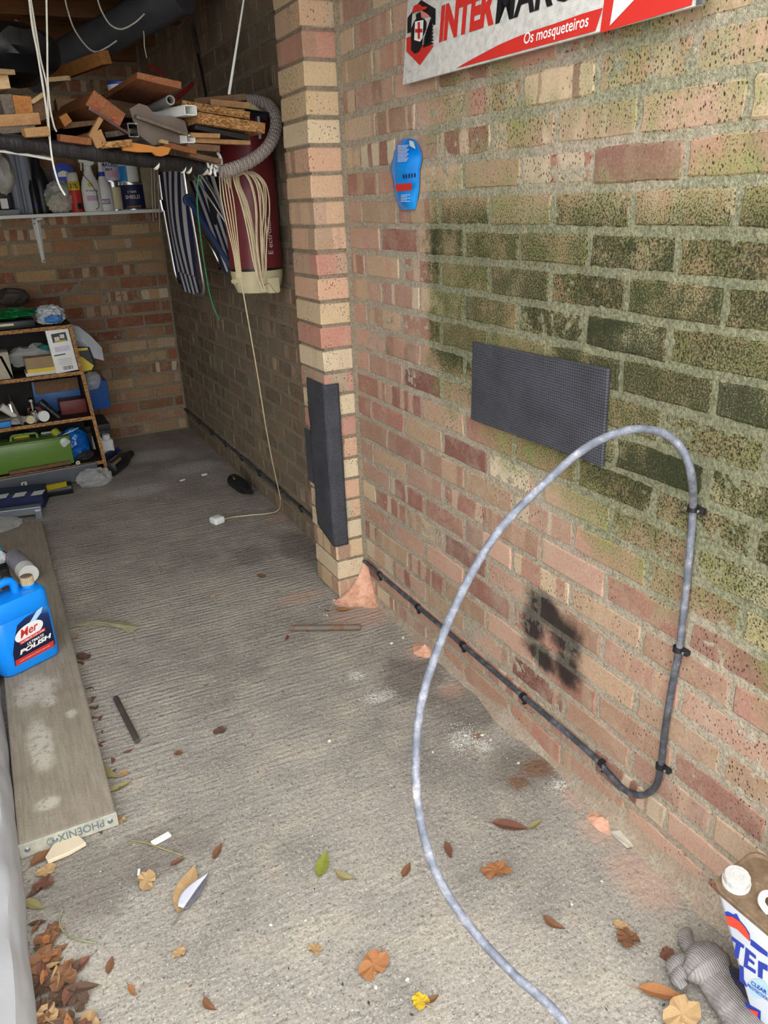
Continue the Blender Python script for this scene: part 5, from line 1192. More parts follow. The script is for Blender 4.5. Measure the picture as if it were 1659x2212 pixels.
obj('rivet', mb, GALV, bnd, True)
mb = MB(); add_text(mb, 'PHOENIX ©', V((XR_-.03, -.7735, .034)), V((-.125,0,0)), V((0,0,-.022)), bold=.0); obj('stamped_lettering', mb, simple('faded_stamp', lin(96,108,112), .7), bnd)
# blue polish jug
JA, JB = at(15,1472,z=PZ), at(137,1411,z=PZ)
ju = (JB-JA); ju.z = 0; JW_ = ju.length; ju.normalize(); jn = V((-ju.y, ju.x, 0))
XJ = Matrix((ju, jn, V((0,0,1)))).transposed().to_4x4(); XJ.translation = JA
JD, JH = .105, .243
jg = thing('polish_jug', 'bright blue plastic jug of car polish standing on the plank', 'jug', (JA+JB)/2+jn*.05)
t = NT('bright_blue_jug'); p = t.oco(); JBL = t.out(t.ramp(t.noise(p, 8, 2), [(.3, lin(0,128,228)), (.7, lin(8,142,240))]), .32, t.bump(t.noise(p, 60, 2), .1, .001), 0, .5)
mb = MB(XJ)
prof = [(0,.012,.03),(.004,.004,.03),(.012,0,.03),(JH*.72,0,.03),(JH*.74,.002,.03),(JH*.76,0,.03),(JH*.93,.001,.03),(JH*.985,.006,.03),(JH,.02,.026)]
def rr_ring(ins, rad, z, seg=5):
    out = []
    for cx_, cy_, a0_ in ((JW_-rad, rad, -90), (JW_-rad, JD-rad, 0), (rad, JD-rad, 90), (rad, rad, 180)):
        for k in range(seg):
            a = math.radians(a0_+90*k/(seg-1)); r_ = rad-ins*.0
            x, y = cx_+r_*math.cos(a), cy_+r_*math.sin(a)
            x = JW_/2+(x-JW_/2)*(1-2*ins/JW_); y = JD/2+(y-JD/2)*(1-2*ins/JD); out.append(V((x, y, z)))
    return out
vs_ = []; 
for z, ins, rad in prof: vs_ += rr_ring(ins, rad, z)
n = 20; fs_ = [(i*n+k, i*n+(k+1) % n, (i+1)*n+(k+1) % n, (i+1)*n+k) for i in range(len(prof)-1) for k in range(n)]+[tuple(range(n))[::-1], tuple((len(prof)-1)*n+k for k in range(n))]
mb.add(vs_, fs_); obj('body', mb, JBL, jg, True)
mb = MB(XJ); hw = .0125
mb.tube(catmull([(JW_*.58,.05,JH-.01),(JW_*.56,.05,JH+.03),(JW_*.45,.05,JH+.042),(JW_*.2,.05,JH+.034),(JW_*.03,.05,JH+.022),(JW_*.0+.012,.05,JH-.01)], 6), hw, 12); obj('handle', mb, JBL, jg, True)
mb = MB(XJ); mb.lathe([(.02,JH-.002),(.02,JH+.008)], 18, T((JW_*.8,.05,0))); obj('neck', mb, JBL, jg, True)
mb = MB(XJ); cp_ = []
for z in (JH+.006, JH+.034):
    for k in range(48): cp_.append(V((JW_*.8+(.0195 if k % 2 else .0182)*math.cos(k*math.pi/24), .05+(.0195 if k % 2 else .0182)*math.sin(k*math.pi/24), z)))
mb.add(cp_, [(k, (k+1) % 48, 48+(k+1) % 48, 48+k) for k in range(48)]+[tuple(48+k for k in range(48))]); cpo = obj('screw_cap', mb, simple('gold_cap', lin(196,176,140), .35, .3, .1), jg)
mb = MB(XJ); mb.lathe([(.017,JH+.0345),(.015,JH+.036)], 18, T((JW_*.8,.05,0))); obj('cap_top', mb, simple('brown_dust', lin(110,92,72), .9), cpo)
jp = lambda a, b, l=.0008: XJ @ V((a*JW_, -l, b*JH))
def jpoly(nm, pts, m_, l=.0008, par=None):
    mb_ = MB(); mb_.poly([jp(a, b, l) for a, b in pts]); return obj(nm, mb_, m_, par or jg)
t = NT('polish_label'); p = t.pos(); x, y, z = t.sep(p); 
LABM = t.out(t.ramp(t.ss(t.ma('ADD', z, t.ma('MULTIPLY', x, .35)), PZ+JH*.25-.35, PZ+JH*.85-.37), [(0, lin(14,24,52)), (.55, lin(20,44,92)), (1, lin(70,150,220))]), .35, None, 0, .5)
lab = jpoly('label_panel', [(.18,.14),(.86,.16),(.9,.2),(.9,.72),(.82,.76),(.5,.71),(.36,.66),(.27,.5),(.19,.32)], LABM)
jpoly('label_swoosh', [(.36,.55),(.55,.62),(.72,.74),(.82,.76),(.78,.69),(.6,.58)], simple('pale_swoosh', lin(170,206,236), .4), .0016, lab)
jpoly('label_oval', [(.52+.25*math.cos(k*math.pi/12), .52+.105*math.sin(k*math.pi/12)+.03*math.cos(k*math.pi/12)) for k in range(24)], WHITE, .0022, lab)
jpoly('label_band', [(.19,.14),(.86,.16),(.88,.245),(.2,.215)], RED, .0016, lab)
jpoly('label_strip', [(.33,.392),(.78,.43),(.78,.475),(.33,.437)], RED, .0026, lab)
def jtext(tx, a0, b0, a1, b1, h, m_, l=.0032, **k):
    mb_ = MB(); add_text(mb_, tx, jp(a0, b0, l), jp(a1, b1, l)-jp(a0, b0, l), jp(a0, b0+h, l)-jp(a0, b0, l), **k); obj('lettering', mb_, m_, lab)
jtext('Mer', .36, .47, .68, .50, .11, RED, bold=.02, shear=.25)
jtext('ULTIMATE CAR CARE', .35, .402, .76, .437, .026, WHITE, bold=.01)
jtext('ULTIMATE', .44, .345, .74, .37, .036, WHITE, bold=.03, shear=.2)
jtext('POLISH', .29, .262, .86, .305, .062, WHITE, bold=.05, shear=.2)
jtext('CLEANS, POLISHES AND PROTECTS PAINTWORK', .26, .172, .8, .196, .016, WHITE)
# things behind the jug on the plank
lying('polish_tub', 'grey and white cylindrical tub lying on the plank behind the jug', at(30,1204,z=PZ+.036), at(62,1240,z=PZ+.036), .036, [(.95,0),(1,.03),(1,.72),(.96,.73),(.96,1)], simple('lilac_grey_tub', lin(136,132,142), .5), None, 'tub')
tbo = bpy.data.objects[[o.name for o in bpy.data.objects if o.get('label','').startswith('grey and white cylindrical')][0]]
a, b = at(30,1204,z=PZ+.036), at(62,1240,z=PZ+.036); mb = MB(); mb.tube([a.lerp(b,.74), b+(b-a).normalized()*.004], .0365, 18); obj('lid', mb, WHITE, tbo, True)
AMB = simple('amber_bottle', lin(70,38,16), .2, 0, .2, 20, 0)
def standing(name, label, u, v, r, prof, mat_, cat='bottle', zb=PZ, capm=None):
    c_ = at(u, v, z=zb); rt = thing(name, label, cat, c_); mb_ = MB(); mb_.lathe(prof, 16, T((c_.x, c_.y, zb+.0005))); obj('body', mb_, mat_, rt, True)
    if capm:
        mb_ = MB(); z0, r0 = prof[-1][1], capm[1]; mb_.lathe([(r0,z0-.004),(r0,z0+.018),(r0*.9,z0+.02)], 16, T((c_.x, c_.y, zb))); obj('cap', mb_, capm[0], rt, True)
    return rt
standing('brown_bottle', 'small amber bottle with a dark cap behind the jug handle', 30, 1318, .02, [(.021,0),(.022,.004),(.022,.12),(.016,.135),(.015,.145)], AMB, 'bottle', PZ, (BLACK, .0165))
standing('dropper_bottle', 'little black dropper bottle next to the jug cap', 66, 1318, .012, [(.012,0),(.013,.003),(.013,.05),(.006,.062),(.004,.075)], BLACK)
mb = MB(); c = at(4,1250,z=PZ); mb.blob(c+V((.0,.1,.05)), (.03,.03,.03), 61, .3, 2.4, 3, zmin=PZ+.001); obj('paper_wad', mb, simple('printed_paper', lin(206,208,212), .7, 0, .1, 60, .4), None, True, 'crumpled white printed paper behind the jug', 'paper')
mb = MB(); c = at(-4,1218,z=PZ+.03); mb.blob(c+V((0,.04,.02)), (.028,.03,.06), 62, .2, 2, 3, zmin=PZ+.001); obj('teal_bottle', mb, simple('teal_plastic', lin(70,180,180), .4), None, True, 'pale teal plastic bottle at the left edge of the plank', 'bottle')
mb = MB(); c = at(10,1250,z=PZ); mb.blob(c+V((-.02,.13,.03)), (.05,.035,.045), 63, .3, 2, 3, zmin=PZ+.001); obj('dark_pouch', mb, simple('navy_black_bag', lin(28,30,42), .35), None, True, 'dark navy bag between the teal bottle and the tub', 'pouch')
mb = MB(); c = at(12,1142,z=PZ); mb.blob(V((c.x, c.y, PZ+.022)), (.07,.07,.026), 64, .35, 2.2, 4, zmin=PZ+.001); obj('clear_bag', mb, CLR2, None, True, 'clear crinkled bag flat on the far end of the plank', 'bag')
# off-white sheet covering along the left edge
mb = MB()
def cvf(a, b):
    y = -1.95+3.0*b; ed = -1.252-.012*math.sin(y*1.7)+.006*mnoise.noise(V((y*7, 0, 1)))
    wr_ = .008*mnoise.noise(V((a*5, y*6, 2)))+.004*mnoise.noise(V((a*11, y*15, 4)))
    prof_ = [(0,.002),(.006,.03),(0,.075),(-.015,.105),(-.05,.125),(-.12,.135),(-.25,.14),(-.42,.14),(-.44,.12),(-.445,.002)]
    f_ = a*(len(prof_)-1); i = min(int(f_), len(prof_)-2); k = f_-i
    dx_ = prof_[i][0]*(1-k)+prof_[i+1][0]*k; z = prof_[i][1]*(1-k)+prof_[i+1][1]*k
    return V((ed+dx_+wr_*.5, y, max(.001, z+wr_*(1 if z > .02 else 0))))
mb.grid(cvf, 40, 140)
obj('sheet_covered_pad', mb, simple('grey_white_sheet', lin(164,164,164), .6, 0, .06, 5, .3, 60, .002), None, True, 'pale grey sheet-covered pad running along the left edge beside the plank', 'sheet')

# ------------------------------------------------------------------ things on the floor
def rod(label, u0, v0, u1, v1, r, mat_, nm='metal_rod'):
    a_, b_ = at(u0, v0, z=r), at(u1, v1, z=r); mb_ = MB(); mb_.tube([a_, a_.lerp(b_,.5)+V((0,0,.0)), b_], r, 12); return obj(nm, mb_, mat_, None, True, label, 'rod')
t = NT('rusty_bar'); p = t.oco(); n_ = t.noise(p, 30, 4); RUST = t.out(t.ramp(n_, [(.35, lin(112,106,98)), (.55, lin(124,110,96)), (.7, lin(124,80,54))]), .7, t.bump(t.noise(p, 120, 3), .5, .001), .3, .3)
rod('rusty metal bar lying on the floor in front of the pier', 628, 1357, 779, 1355, .0105, RUST)
rod('dark stained stick lying on the floor beside the plank', 250, 1508, 297, 1601, .0085, simple('dark_bar', lin(74,68,62), .6, .2, .25, 30, .5), 'dark_stick')
a, b = at(503,1036,z=.03), at(541,1062,z=.03)
bo = lying('black_bottle', 'black plastic bottle lying at the wall foot behind the pier', a, b, .036, [(.75,0),(.95,.03),(1,.08),(1,.6),(.75,.78),(.42,.86),(.42,1)], BLACK, None)
mb = MB(); mb.poly([at(503,1030,z=.062), at(511,1029,z=.062), at(513,1034,z=.06), at(505,1036,z=.06)]); obj('label_panel', mb, OFFW, bo)
def chip(u, v, w, l, ang, h, mat_, label, cat='chip', nm='white_chip'):
    c_ = at(u, v, z=h/2+.001); mb_ = MB(); mb_.rbox(c_, (l, w, h), min(h, w)*.25, Matrix.Rotation(ang, 3, 'Z'), 1); return obj(nm, mb_, mat_, None, False, label, cat)
chip(441,1025,.02,.03,.2,.008,WHITE,'white plastic chip on the floor left of the black bottle')
chip(394,1037,.012,.03,.3,.006,WHITE,'small curved white chip further left of the black bottle')
chip(348,1812,.016,.045,.25,.008,WHITE,'white plastic scrap on the floor near the plank end','scrap')
chip(300,1884,.006,.018,1.3,.004,WHITE,'tiny upright white sliver on the floor','scrap')
c = at(138,1834,z=.006); mb = MB(); pg_ = [(0,0),(.032,.052),(.075,.035),(.088,.0),(.05,-.012),(.004,-.016)]
mb.prism([(c.x-.04+a, c.y-.012+b) for a, b in pg_], .010, T((0,0,.003))); obj('tile_shard', mb, simple('cream_tile', lin(208,192,164), .6, 0, .05, 12, .1), None, False, 'cream broken tile shard at the end of the plank', 'shard', None, None, .002)
c = at(1355,1812,z=.004); mb = MB(); mb.beam(at(1330,1797,z=.006), at(1362,1830,z=.006), .022, .007, 0, .7, .003); obj('plaster_sliver', mb, simple('plaster_white', lin(206,200,182), .85), None, False, 'pale plaster sliver on the floor near the wall foot', 'sliver')
# clear strip beside the jug
mb = MB(); st_ = [(150,1352),(185,1343),(212,1342),(250,1340),(278,1344),(300,1355),(276,1368),(262,1356),(230,1350),(190,1350)]
a_ = [at(u, v, z=.004+.004*(i % 3)) for i, (u, v) in enumerate(st_)]; n = len(a_); mb.add(a_+[p_-V((0,0,.002)) for p_ in a_], [tuple(range(n)), tuple(range(n,2*n))[::-1]]+[(i, (i+1) % n, n+(i+1) % n, n+i) for i in range(n)])
obj('plastic_strip', mb, simple('dirty_clear_film', lin(150,142,112), .3, 0, .2, 30, .5), None, False, 'dirty translucent plastic strip trailing off the plank', 'strip')

# can of water seal, leaning at the bottom right
def rot_to(pb_, xdir, zdir):
    z = V(zdir).normalized(); x = V(xdir); x = (x-z*x.dot(z)).normalized(); y = z.cross(x); m_ = Matrix((x, y, z)).transposed().to_4x4(); m_.translation = V(pb_); return m_
TC = at(1535,1912,z=.262)
dz = V((-.10,-.08,1)).normalized(); E1 = onplane(1659, 2016, TC, dz)-TC; E1.normalize()       # along the label face
XC_ = rot_to(TC, E1, dz)       # local x along label face towards camera, z up the can, y into the can
if (XC_.to_3x3() @ V((0,1,0))).x < 0: raise RuntimeError('can axis')
CW, CDp, CHt = .165, .118, .262
_q = XC_.inverted() @ onplane(1612, 2168, TC, XC_.to_3x3() @ V((0,1,0))); TAPC = _q.x/(-_q.z)
cn = thing('sealer_can', 'white and blue rectangular tin of water sealer with a rusty top', 'can', (TC.x+.05, TC.y-.08, 0))
def can_ring(z, ins=0, rad=.022, seg=5):
    out = []
    for cx_, cy_, a0_ in ((CW-rad, rad, -90), (CW-rad, CDp-rad, 0), (rad, CDp-rad, 90), (rad, rad, 180)):
        for k in range(seg):
            a = math.radians(a0_+90*k/(seg-1)); x, y = cx_+rad*math.cos(a), cy_+rad*math.sin(a)
            x = CW/2+(x-CW/2)*(1-2*ins/CW); out.append(V((x+TAPC*max(0, -z)*(1-x/CW), CDp/2+(y-CDp/2)*(1-2*ins/CDp), z)))
    return out
def ringmesh(zs, m_, nm, par, caps=(True, True)):
    mb_ = MB(XC_); vs2 = []
    for z, ins in zs: vs2 += can_ring(z, ins)
    n2 = 20; fs2 = [(i*n2+k, i*n2+(k+1) % n2, (i+1)*n2+(k+1) % n2, (i+1)*n2+k) for i in range(len(zs)-1) for k in range(n2)]
    if caps[0]: fs2.append(tuple(range(n2))[::-1])
    if caps[1]: fs2.append(tuple((len(zs)-1)*n2+k for k in range(n2)))
    mb_.add(vs2, fs2); return obj(nm, mb_, m_, par, True)
t = NT('can_white_enamel'); p = t.oco(); CANW = t.out(t.ramp(t.noise(p, 6, 3), [(.3, lin(196,206,220)), (.7, lin(226,230,236))]), .3, None, 0, .5)
t = NT('rusty_can_top'); p = t.oco(); CANR = t.out(t.ramp(t.noise(p, 40, 5, .7), [(.3, lin(92,74,56)), (.6, lin(126,104,80)), (.8, lin(160,146,124))]), .6, t.bump(t.noise(p, 90, 3), .4, .001), .2, .4)
ringmesh([(-CHt,.003),(-CHt+.003,0),(-.004,0)], CANW, 'body', cn)
tp_ = ringmesh([(-.005,-.001),(.0025,-.001),(.003,.002),(-.001,.005)], CANR, 'top', cn)
ctc = onplane(1592, 1897, TC+dz*.012, dz); ctl = XC_.inverted() @ ctc
mb = MB(XC_); mb.lathe([(.0225,-.001),(.0225,.006),(.0195,.008),(.0195,.012)], 22, T((ctl.x, ctl.y, 0))); obj('spout_ring', mb, WHITE, tp_, True)
mb = MB(XC_); cp_ = []
for z, k0 in ((.006,1.0),(.017,.97),(.0195,.9)):
    for k in range(36): r_ = .0215*(k0 if k % 3 else k0*.97); cp_.append(V((ctl.x+r_*math.cos(k*math.pi/18), ctl.y+r_*math.sin(k*math.pi/18), z)))
mb.add(cp_, [(i*36+k, i*36+(k+1) % 36, (i+1)*36+(k+1) % 36, (i+1)*36+k) for i in range(2) for k in range(36)]+[tuple(72+k for k in range(36))])
capo = obj('screw_cap', mb, simple('dusty_white_cap', lin(190,186,180), .7, 0, .1, 60, .5), cn)
mb = MB(XC_)
for rr_ in (.006, .011): mb.tube([(ctl.x+rr_*math.cos(k*math.pi/8), ctl.y+rr_*math.sin(k*math.pi/8), .0195) for k in range(16)], .0008, 6, closed=True)
obj('moulded_ring', mb, simple('dusty_white_cap', lin(196,192,186)), capo)
hl_ = XC_.inverted() @ onplane(1648, 1945, TC, dz)
mb = MB(XC_); mb.tube(catmull([(hl_.x+.018,hl_.y-.012,.0),(hl_.x+.004,hl_.y-.012,.010),(hl_.x,hl_.y,.016),(hl_.x+.012,hl_.y+.008,.018),(hl_.x+.05,hl_.y+.008,.018),(hl_.x+.065,hl_.y-.006,.004)], 5), .0055, 8); obj('handle', mb, WHITE, cn, True)
lp_ = lambda a, b, l=.0008: XC_ @ V((a, -l, -b))
def cl(u, v): q_ = XC_.inverted() @ onplane(u, v, XC_ @ V((0,0,0)), XC_.to_3x3() @ V((0,1,0))); return (q_.x, -q_.z)
def cpoly(nm, pts, m_, l=.0008):
    mb_ = MB(); mb_.poly([lp_(*cl(u, v), l) for u, v in pts]); return obj(nm, mb_, m_, cn)
def zc(l): return [(1480+a/5.369, 1800+b/5.369) for a, b in l]
NB = simple('ink_blue', lin(34,58,160), .45, 0, .05, 20, 0); OR = simple('orange_red_print', lin(224,70,48), .45, 0, .05, 20, 0)
cpoly('roof_outline', zc([(462,910),(500,905),(560,940),(600,930),(640,1010),(700,1080),(750,1160),(760,1250),(700,1200),(620,1120),(500,1060),(485,1000)]), NB)
cpoly('roof_print', zc([(470,950),(560,965),(640,1020),(700,1090),(750,1180),(752,1248),(690,1190),(610,1110),(500,1055)]), OR, .0014)
cpoly('gutter_line', zc([(765,1225),(830,1275),(961,1380),(961,1435),(860,1370),(760,1290)]), NB)
cpoly('letter_T', zc([(540,1188),(690,1300),(682,1335),(645,1312),(620,1455),(570,1420),(590,1270),(540,1235)]), NB)
cpoly('letter_E', zc([(705,1318),(825,1420),(822,1458),(750,1400),(742,1440),(808,1495),(804,1530),(736,1475),(728,1530),(822,1590),(820,1630),(680,1540)]), NB)
cpoly('letter_R', zc([(850,1475),(961,1530),(961,1600),(905,1570),(900,1690),(845,1660)]), NB)
cpoly('letter_L', zc([(632,1520),(682,1550),(684,1690),(722,1770),(716,1782),(632,1706)]), NB)
cpoly('drop_badge', [(1480+(850+120*math.cos(k*math.pi/12)-30*math.sin(k*math.pi/12))/5.369, 1800+(1800+105*math.sin(k*math.pi/12)+45*math.cos(k*math.pi/12))/5.369) for k in range(24)], simple('pale_blue_badge', lin(170,206,230), .4))
def ctext(tx, p0, p1, ptop, m_, l=.002, **k):
    o_ = lp_(*cl(*p0), l); mb_ = MB(); add_text(mb_, tx, o_, lp_(*cl(*p1), l)-o_, lp_(*cl(*ptop), l)-o_, **k); obj('lettering', mb_, m_, cn)
z1p = lambda a, b: (1480+a/5.369, 1800+b/5.369)
ctext('CLEAR', z1p(768,1742), z1p(950,1868), z1p(776,1700), NB, bold=.02)
ctext('PROTECTION', z1p(728,1768), z1p(975,1950), z1p(734,1734), NB, bold=.02)
cpoly('brick_picture', zc([(690,1950),(880,2060),(875,2212),(760,2212),(730,2060)]), NB); cpoly('brick_print', zc([(720,2020),(850,2065),(845,2190),(770,2160)]), OR, .0014)
# printed plastic bag beside the can, and the work glove
bgq = [at(1545,2100,z=.06), at(1600,2112,z=.05), at(1650,2230,z=.04), at(1610,2240,z=.02)]
bgm = MB(); bgm.blob(V((at(1600,2175,z=.03).x+.028, at(1600,2175,z=.03).y+.005, .03)), (.022,.06,.034), 71, .2, 2, 3, zmin=.001); bgo = obj('printed_bag', bgm, simple('dark_printed_bag', lin(40,40,56), .35, 0, .2, 12, .3), None, True, 'dark blue printed plastic bag squeezed under the tin', 'bag')
def gmat():
    t = NT('grey_knit'); p = t.oco(); x, y, z = t.sep(p)
    w = t.n('ShaderNodeTexWave', wave_type='BANDS'); t.lk(p, w.inputs['Vector']); w.inputs['Scale'].default_value = 75; w.inputs['Distortion'].default_value = 2.5
    n_ = t.noise(p, 30, 4)
    c = t.ramp(n_, [(.3, lin(128,122,118)), (.7, lin(168,162,156))]); c = t.mix(t.ma('MULTIPLY', w.outputs['Fac'], .35), c, lin(96,90,90))
    return t.out(c, .95, t.bump(w.outputs['Fac'], .7, .002), 0, .1)
KN = gmat()
gl = thing('work_glove', 'crumpled grey knitted work glove lying on the floor beside the tin', 'glove', at(1520,2110,z=0))
G = lambda u, v, z: at(u, v, z=z)
def gtube(nm, pts, rs, n=14, flat_=.75):
    mb_ = MB(); pp = catmull(pts, 7); N_ = len(pp); rr2 = []
    for i in range(N_):
        f_ = i/(N_-1)*(len(rs)-1); k = min(int(f_), len(rs)-2); rr2.append((rs[k]*(1-(f_-k))+rs[k+1]*(f_-k))*(1+.05*mnoise.noise(V((i*.7, len(nm), 0)))))
    mb_.tube(pp, rr2, n)
    for p_ in mb_.v: p_.z = max(.0012, p_.z*flat_)
    return obj(nm, mb_, KN, gl, True)
gtube('cuff', [G(1628,2235,.03), G(1596,2180,.032), G(1566,2132,.035), G(1545,2098,.036)], [.036,.034,.036,.036], 18)
gtube('palm', [G(1560,2120,.036), G(1535,2085,.042), G(1515,2062,.044), G(1496,2048,.04)], [.02,.046,.044,.018], 18)
gtube('finger', [G(1510,2068,.035), G(1490,2040,.03), G(1481,2018,.026), G(1488,2004,.022)], [.018,.016,.0145,.008])
gtube('finger', [G(1520,2060,.05), G(1535,2050,.05), G(1537,2072,.045), G(1530,2092,.04)], [.016,.016,.015,.009])
gtube('finger', [G(1500,2080,.04), G(1478,2070,.034), G(1458,2082,.028), G(1462,2104,.024)], [.017,.017,.016,.01])
gtube('finger', [G(1505,2090,.035), G(1476,2092,.03), G(1466,2110,.026), G(1480,2128,.022)], [.016,.016,.014,.009])
gtube('thumb', [G(1545,2090,.04), G(1566,2080,.034), G(1556,2064,.03), G(1545,2056,.026)], [.015,.015,.013,.008])

# ------------------------------------------------------------------ leaves, feather, grit
def leafmat(name, c0, c1):
    if name in _MC: return _MC[name]
    t = NT(name); p = t.oco(); n_ = t.noise(p, 55, 4, .65)
    _MC[name] = t.out(t.ramp(n_, [(.3, c0), (.7, c1)]), .7, t.bump(t.noise(p, 160, 3), .5, .001), 0, .25); return _MC[name]
LM = {'brown': leafmat('leaf_brown', lin(96,66,46), lin(140,98,68)), 'tan': leafmat('leaf_tan', lin(156,124,84), lin(190,158,114)), 'red': leafmat('leaf_red_brown', lin(92,60,48), lin(130,88,70)),
      'green': leafmat('leaf_green', lin(96,104,34), lin(158,160,70)), 'yellow': leafmat('leaf_yellow', lin(190,150,30), lin(220,190,60)), 'olive': leafmat('leaf_olive', lin(120,112,70), lin(164,152,104)), 'dark': leafmat('leaf_dark', lin(70,52,42), lin(104,80,64)), 'orange': leafmat('leaf_orange', lin(134,86,52), lin(174,120,76))}
def leaf_mesh(kind, seed):
    rg2 = random.Random(seed); mb_ = MB(); N_ = 9; ph_ = rg2.uniform(0, 6)
    if kind == 'lance':       # long pointed leaf, folded on the midrib and curled
        w0 = rg2.uniform(.13, .2); cur = rg2.uniform(.05, .3); fold = rg2.uniform(.3, .8); bend = rg2.uniform(-.15, .15)
        vs2 = []
        for i in range(N_):
            s_ = i/(N_-1); w = w0*math.sin(math.pi*s_**.8)+.004; z = cur*4*(s_-.5)**2*.25; yb_ = bend*math.sin(math.pi*s_)
            for k, sd_ in ((-1, 1), (0, 0), (1, 1)): vs2.append(V((s_-.5, yb_+k*w, z+sd_*w*fold+.01*rg2.uniform(-1,1))))
        fs2 = [(i*3+k, i*3+k+1, i*3+k+4, i*3+k+3) for i in range(N_-1) for k in range(2)]
        mb_.add(vs2, fs2)
        mb_.tube([V((-.72, .02, .02)), V((-.5, 0, .02))], .008, 4)
    else:                     # broad crinkled, ragged leaf
        N2 = 17; vs2 = [V((0,0,.05))]
        for rr_ in (.5, 1.0):
            for k in range(N2):
                a = 2*math.pi*k/N2; e = (.41+.06*math.cos(a*2+ph_)+.05*rg2.uniform(-1,1))*rr_
                if rr_ == 1 and k in (0, 5, 11): e *= .72
                vs2.append(V((e*math.cos(a)*1.15, e*math.sin(a), .04+.10*rr_*math.sin(a+ph_)+.13*rg2.uniform(0,1)*rr_)))
        fs2 = [(0, 1+k, 1+(k+1) % N2) for k in range(N2)]+[(1+k, 1+N2+k, 1+N2+(k+1) % N2, 1+(k+1) % N2) for k in range(N2)]
        mb_.add(vs2, fs2); mb_.tube([V((.3,0,.03)), V((.65,.05,.02))], .012, 4)
    zm = min(p_.z for p_ in mb_.v)
    for p_ in mb_.v: p_.z -= zm
    return mb_.mesh('leaf')
LMESH = {}
for col in LM:
    for kd in ('lance', 'broad'):
        for sd_ in range(3):
            me = leaf_mesh(kd, sd_*5+1); me.materials.append(LM[col]); LMESH[(col, kd, sd_)] = me
def leaf(u, v, L, ang, col, kd, sd_, label, group=None, z=.0015, tilt=0.0, name='dead_leaf'):
    c_ = at(u, v, z=z); o_ = bpy.data.objects.new(name, LMESH[(col, kd, sd_ % 3)]); COL.objects.link(o_)
    o_.location = c_; o_.scale = (L, L, L*.8); o_.rotation_euler = (tilt, tilt*.6, ang); WM[o_.name] = c_
    return tag(o_, label, 'leaf', group)
leaf(808,2088,.062,.6,'orange','broad',0,'crinkled orange-brown leaf lying alone at the bottom of the floor')
leaf(1073,1882,.062,2.2,'orange','broad',1,'crinkled orange-brown leaf right of the looping cable')
leaf(1198,1992,.05,-1.2,'brown','lance',1,'brown curled leaf between the cable and the glove')
leaf(1102,1785,.085,-.75,'red','lance',0,'long reddish-brown leaf near the wall under the bend')
leaf(1156,1782,.045,.2,'olive','lance',2,'small pale green leaf touching the long reddish one')
leaf(969,1838,.05,-1.9,'red','lance',2,'reddish oval leaf just right of the cable')
leaf(878,1880,.045,.7,'brown','lance',0,'narrow brown leaf left of the cable')
leaf(908,2165,.04,-1.1,'yellow','broad',2,'bright yellow leaf at the bottom of the floor')
leaf(930,2155,.034,-.1,'brown','lance',1,'small brown leaf touching the bright yellow leaf')
leaf(682,2052,.032,1.3,'tan','broad',1,'small tan leaf scrap left of the orange leaf')
leaf(746,1890,.05,-.95,'olive','lance',1,'dry straw-coloured leaf with a thin stalk mid floor')
leaf(1430,2148,.085,-.75,'orange','lance',2,'long orange-brown leaf under the glove')
leaf(1472,2195,.07,.3,'tan','broad',0,'curled tan leaf in front of the glove cuff')
leaf(1355,2030,.055,-1.4,'brown','broad',2,'broken brown leaf between the cable and the glove')
leaf(1340,2000,.03,-1.2,'tan','broad',1,'little tan leaf crumb above the broken brown leaf')
leaf(1440,2062,.03,.4,'red','broad',0,'reddish leaf scrap touching the glove fingers')
leaf(387,2060,.03,.9,'tan','broad',2,'small tan leaf on the floor under the feather')
leaf(285,2140,.032,-1.35,'orange','lance',2,'small orange leaf low on the left floor')
leaf(238,2085,.04,1.2,'brown','lance',0,'thin brown leaf left of the small tan leaf')
leaf(455,2168,.04,-1.2,'brown','lance',1,'brown leaf near the bottom edge left of centre')
leaf(470,1840,.05,.9,'brown','lance',2,'curly brown leaf above the feather')
leaf(383,1862,.036,.2,'red','lance',0,'flat reddish leaf below the white scrap')
leaf(618,1377,.034,1.1,'red','lance',1,'small red-brown leaf below the rusty bar')
leaf(742,1316,.06,-.5,'orange','lance',1,'orange leaf lying on the pink mortar at the pier foot')
leaf(707,1320,.03,-1.0,'brown','lance',2,'brown leaf scrap left of the pier foot leaf')
leaf(565,1245,.036,-1.2,'brown','broad',1,'brown leaf scrap on the floor left of the pier')
leaf(600,1278,.03,.1,'olive','lance',0,'tiny pale leaf on the floor left of the pier foot')
leaf(475,1580,.035,.2,'dark','broad',0,'dark crumbled leaf in the middle of the floor')
leaf(445,1480,.02,.2,'brown','lance',1,'tiny brown leaf mid floor above the dark crumbled leaf')
leaf(460,1290,.02,.0,'tan','broad',0,'tiny tan leaf left of the rusty bar')
leaf(276,1622,.03,.2,'red','lance',1,'small flat red leaf below the dark stick')
leaf(385,1628,.026,.5,'brown','broad',2,'small brown leaf right of the small flat red leaf')
leaf(180,1420,.05,-1.2,'dark','broad',1,'dark reddish leaf against the plank below the strip')
leaf(160,1375,.045,1.3,'tan','lance',1,'tan leaf standing against the plank by the plastic strip')
leaf(240,1668,.075,-1.15,'olive','lance',1,'long olive leaf against the right edge of the plank')
leaf(262,1700,.06,.3,'olive','lance',2,'faded leaf just below the long olive leaf')
leaf(268,1672,.03,.8,'tan','broad',1,'pinkish tan leaf scrap beside the long olive leaf')
leaf(258,1775,.035,.5,'tan','broad',2,'golden crumbled leaf at the right corner of the plank end')
leaf(98,1845,.085,.65,'brown','lance',0,'long brown leaf tucked beside the cream tile shard')
leaf(100,1883,.045,.1,'tan','broad',1,'tan curled leaf below the cream tile shard')
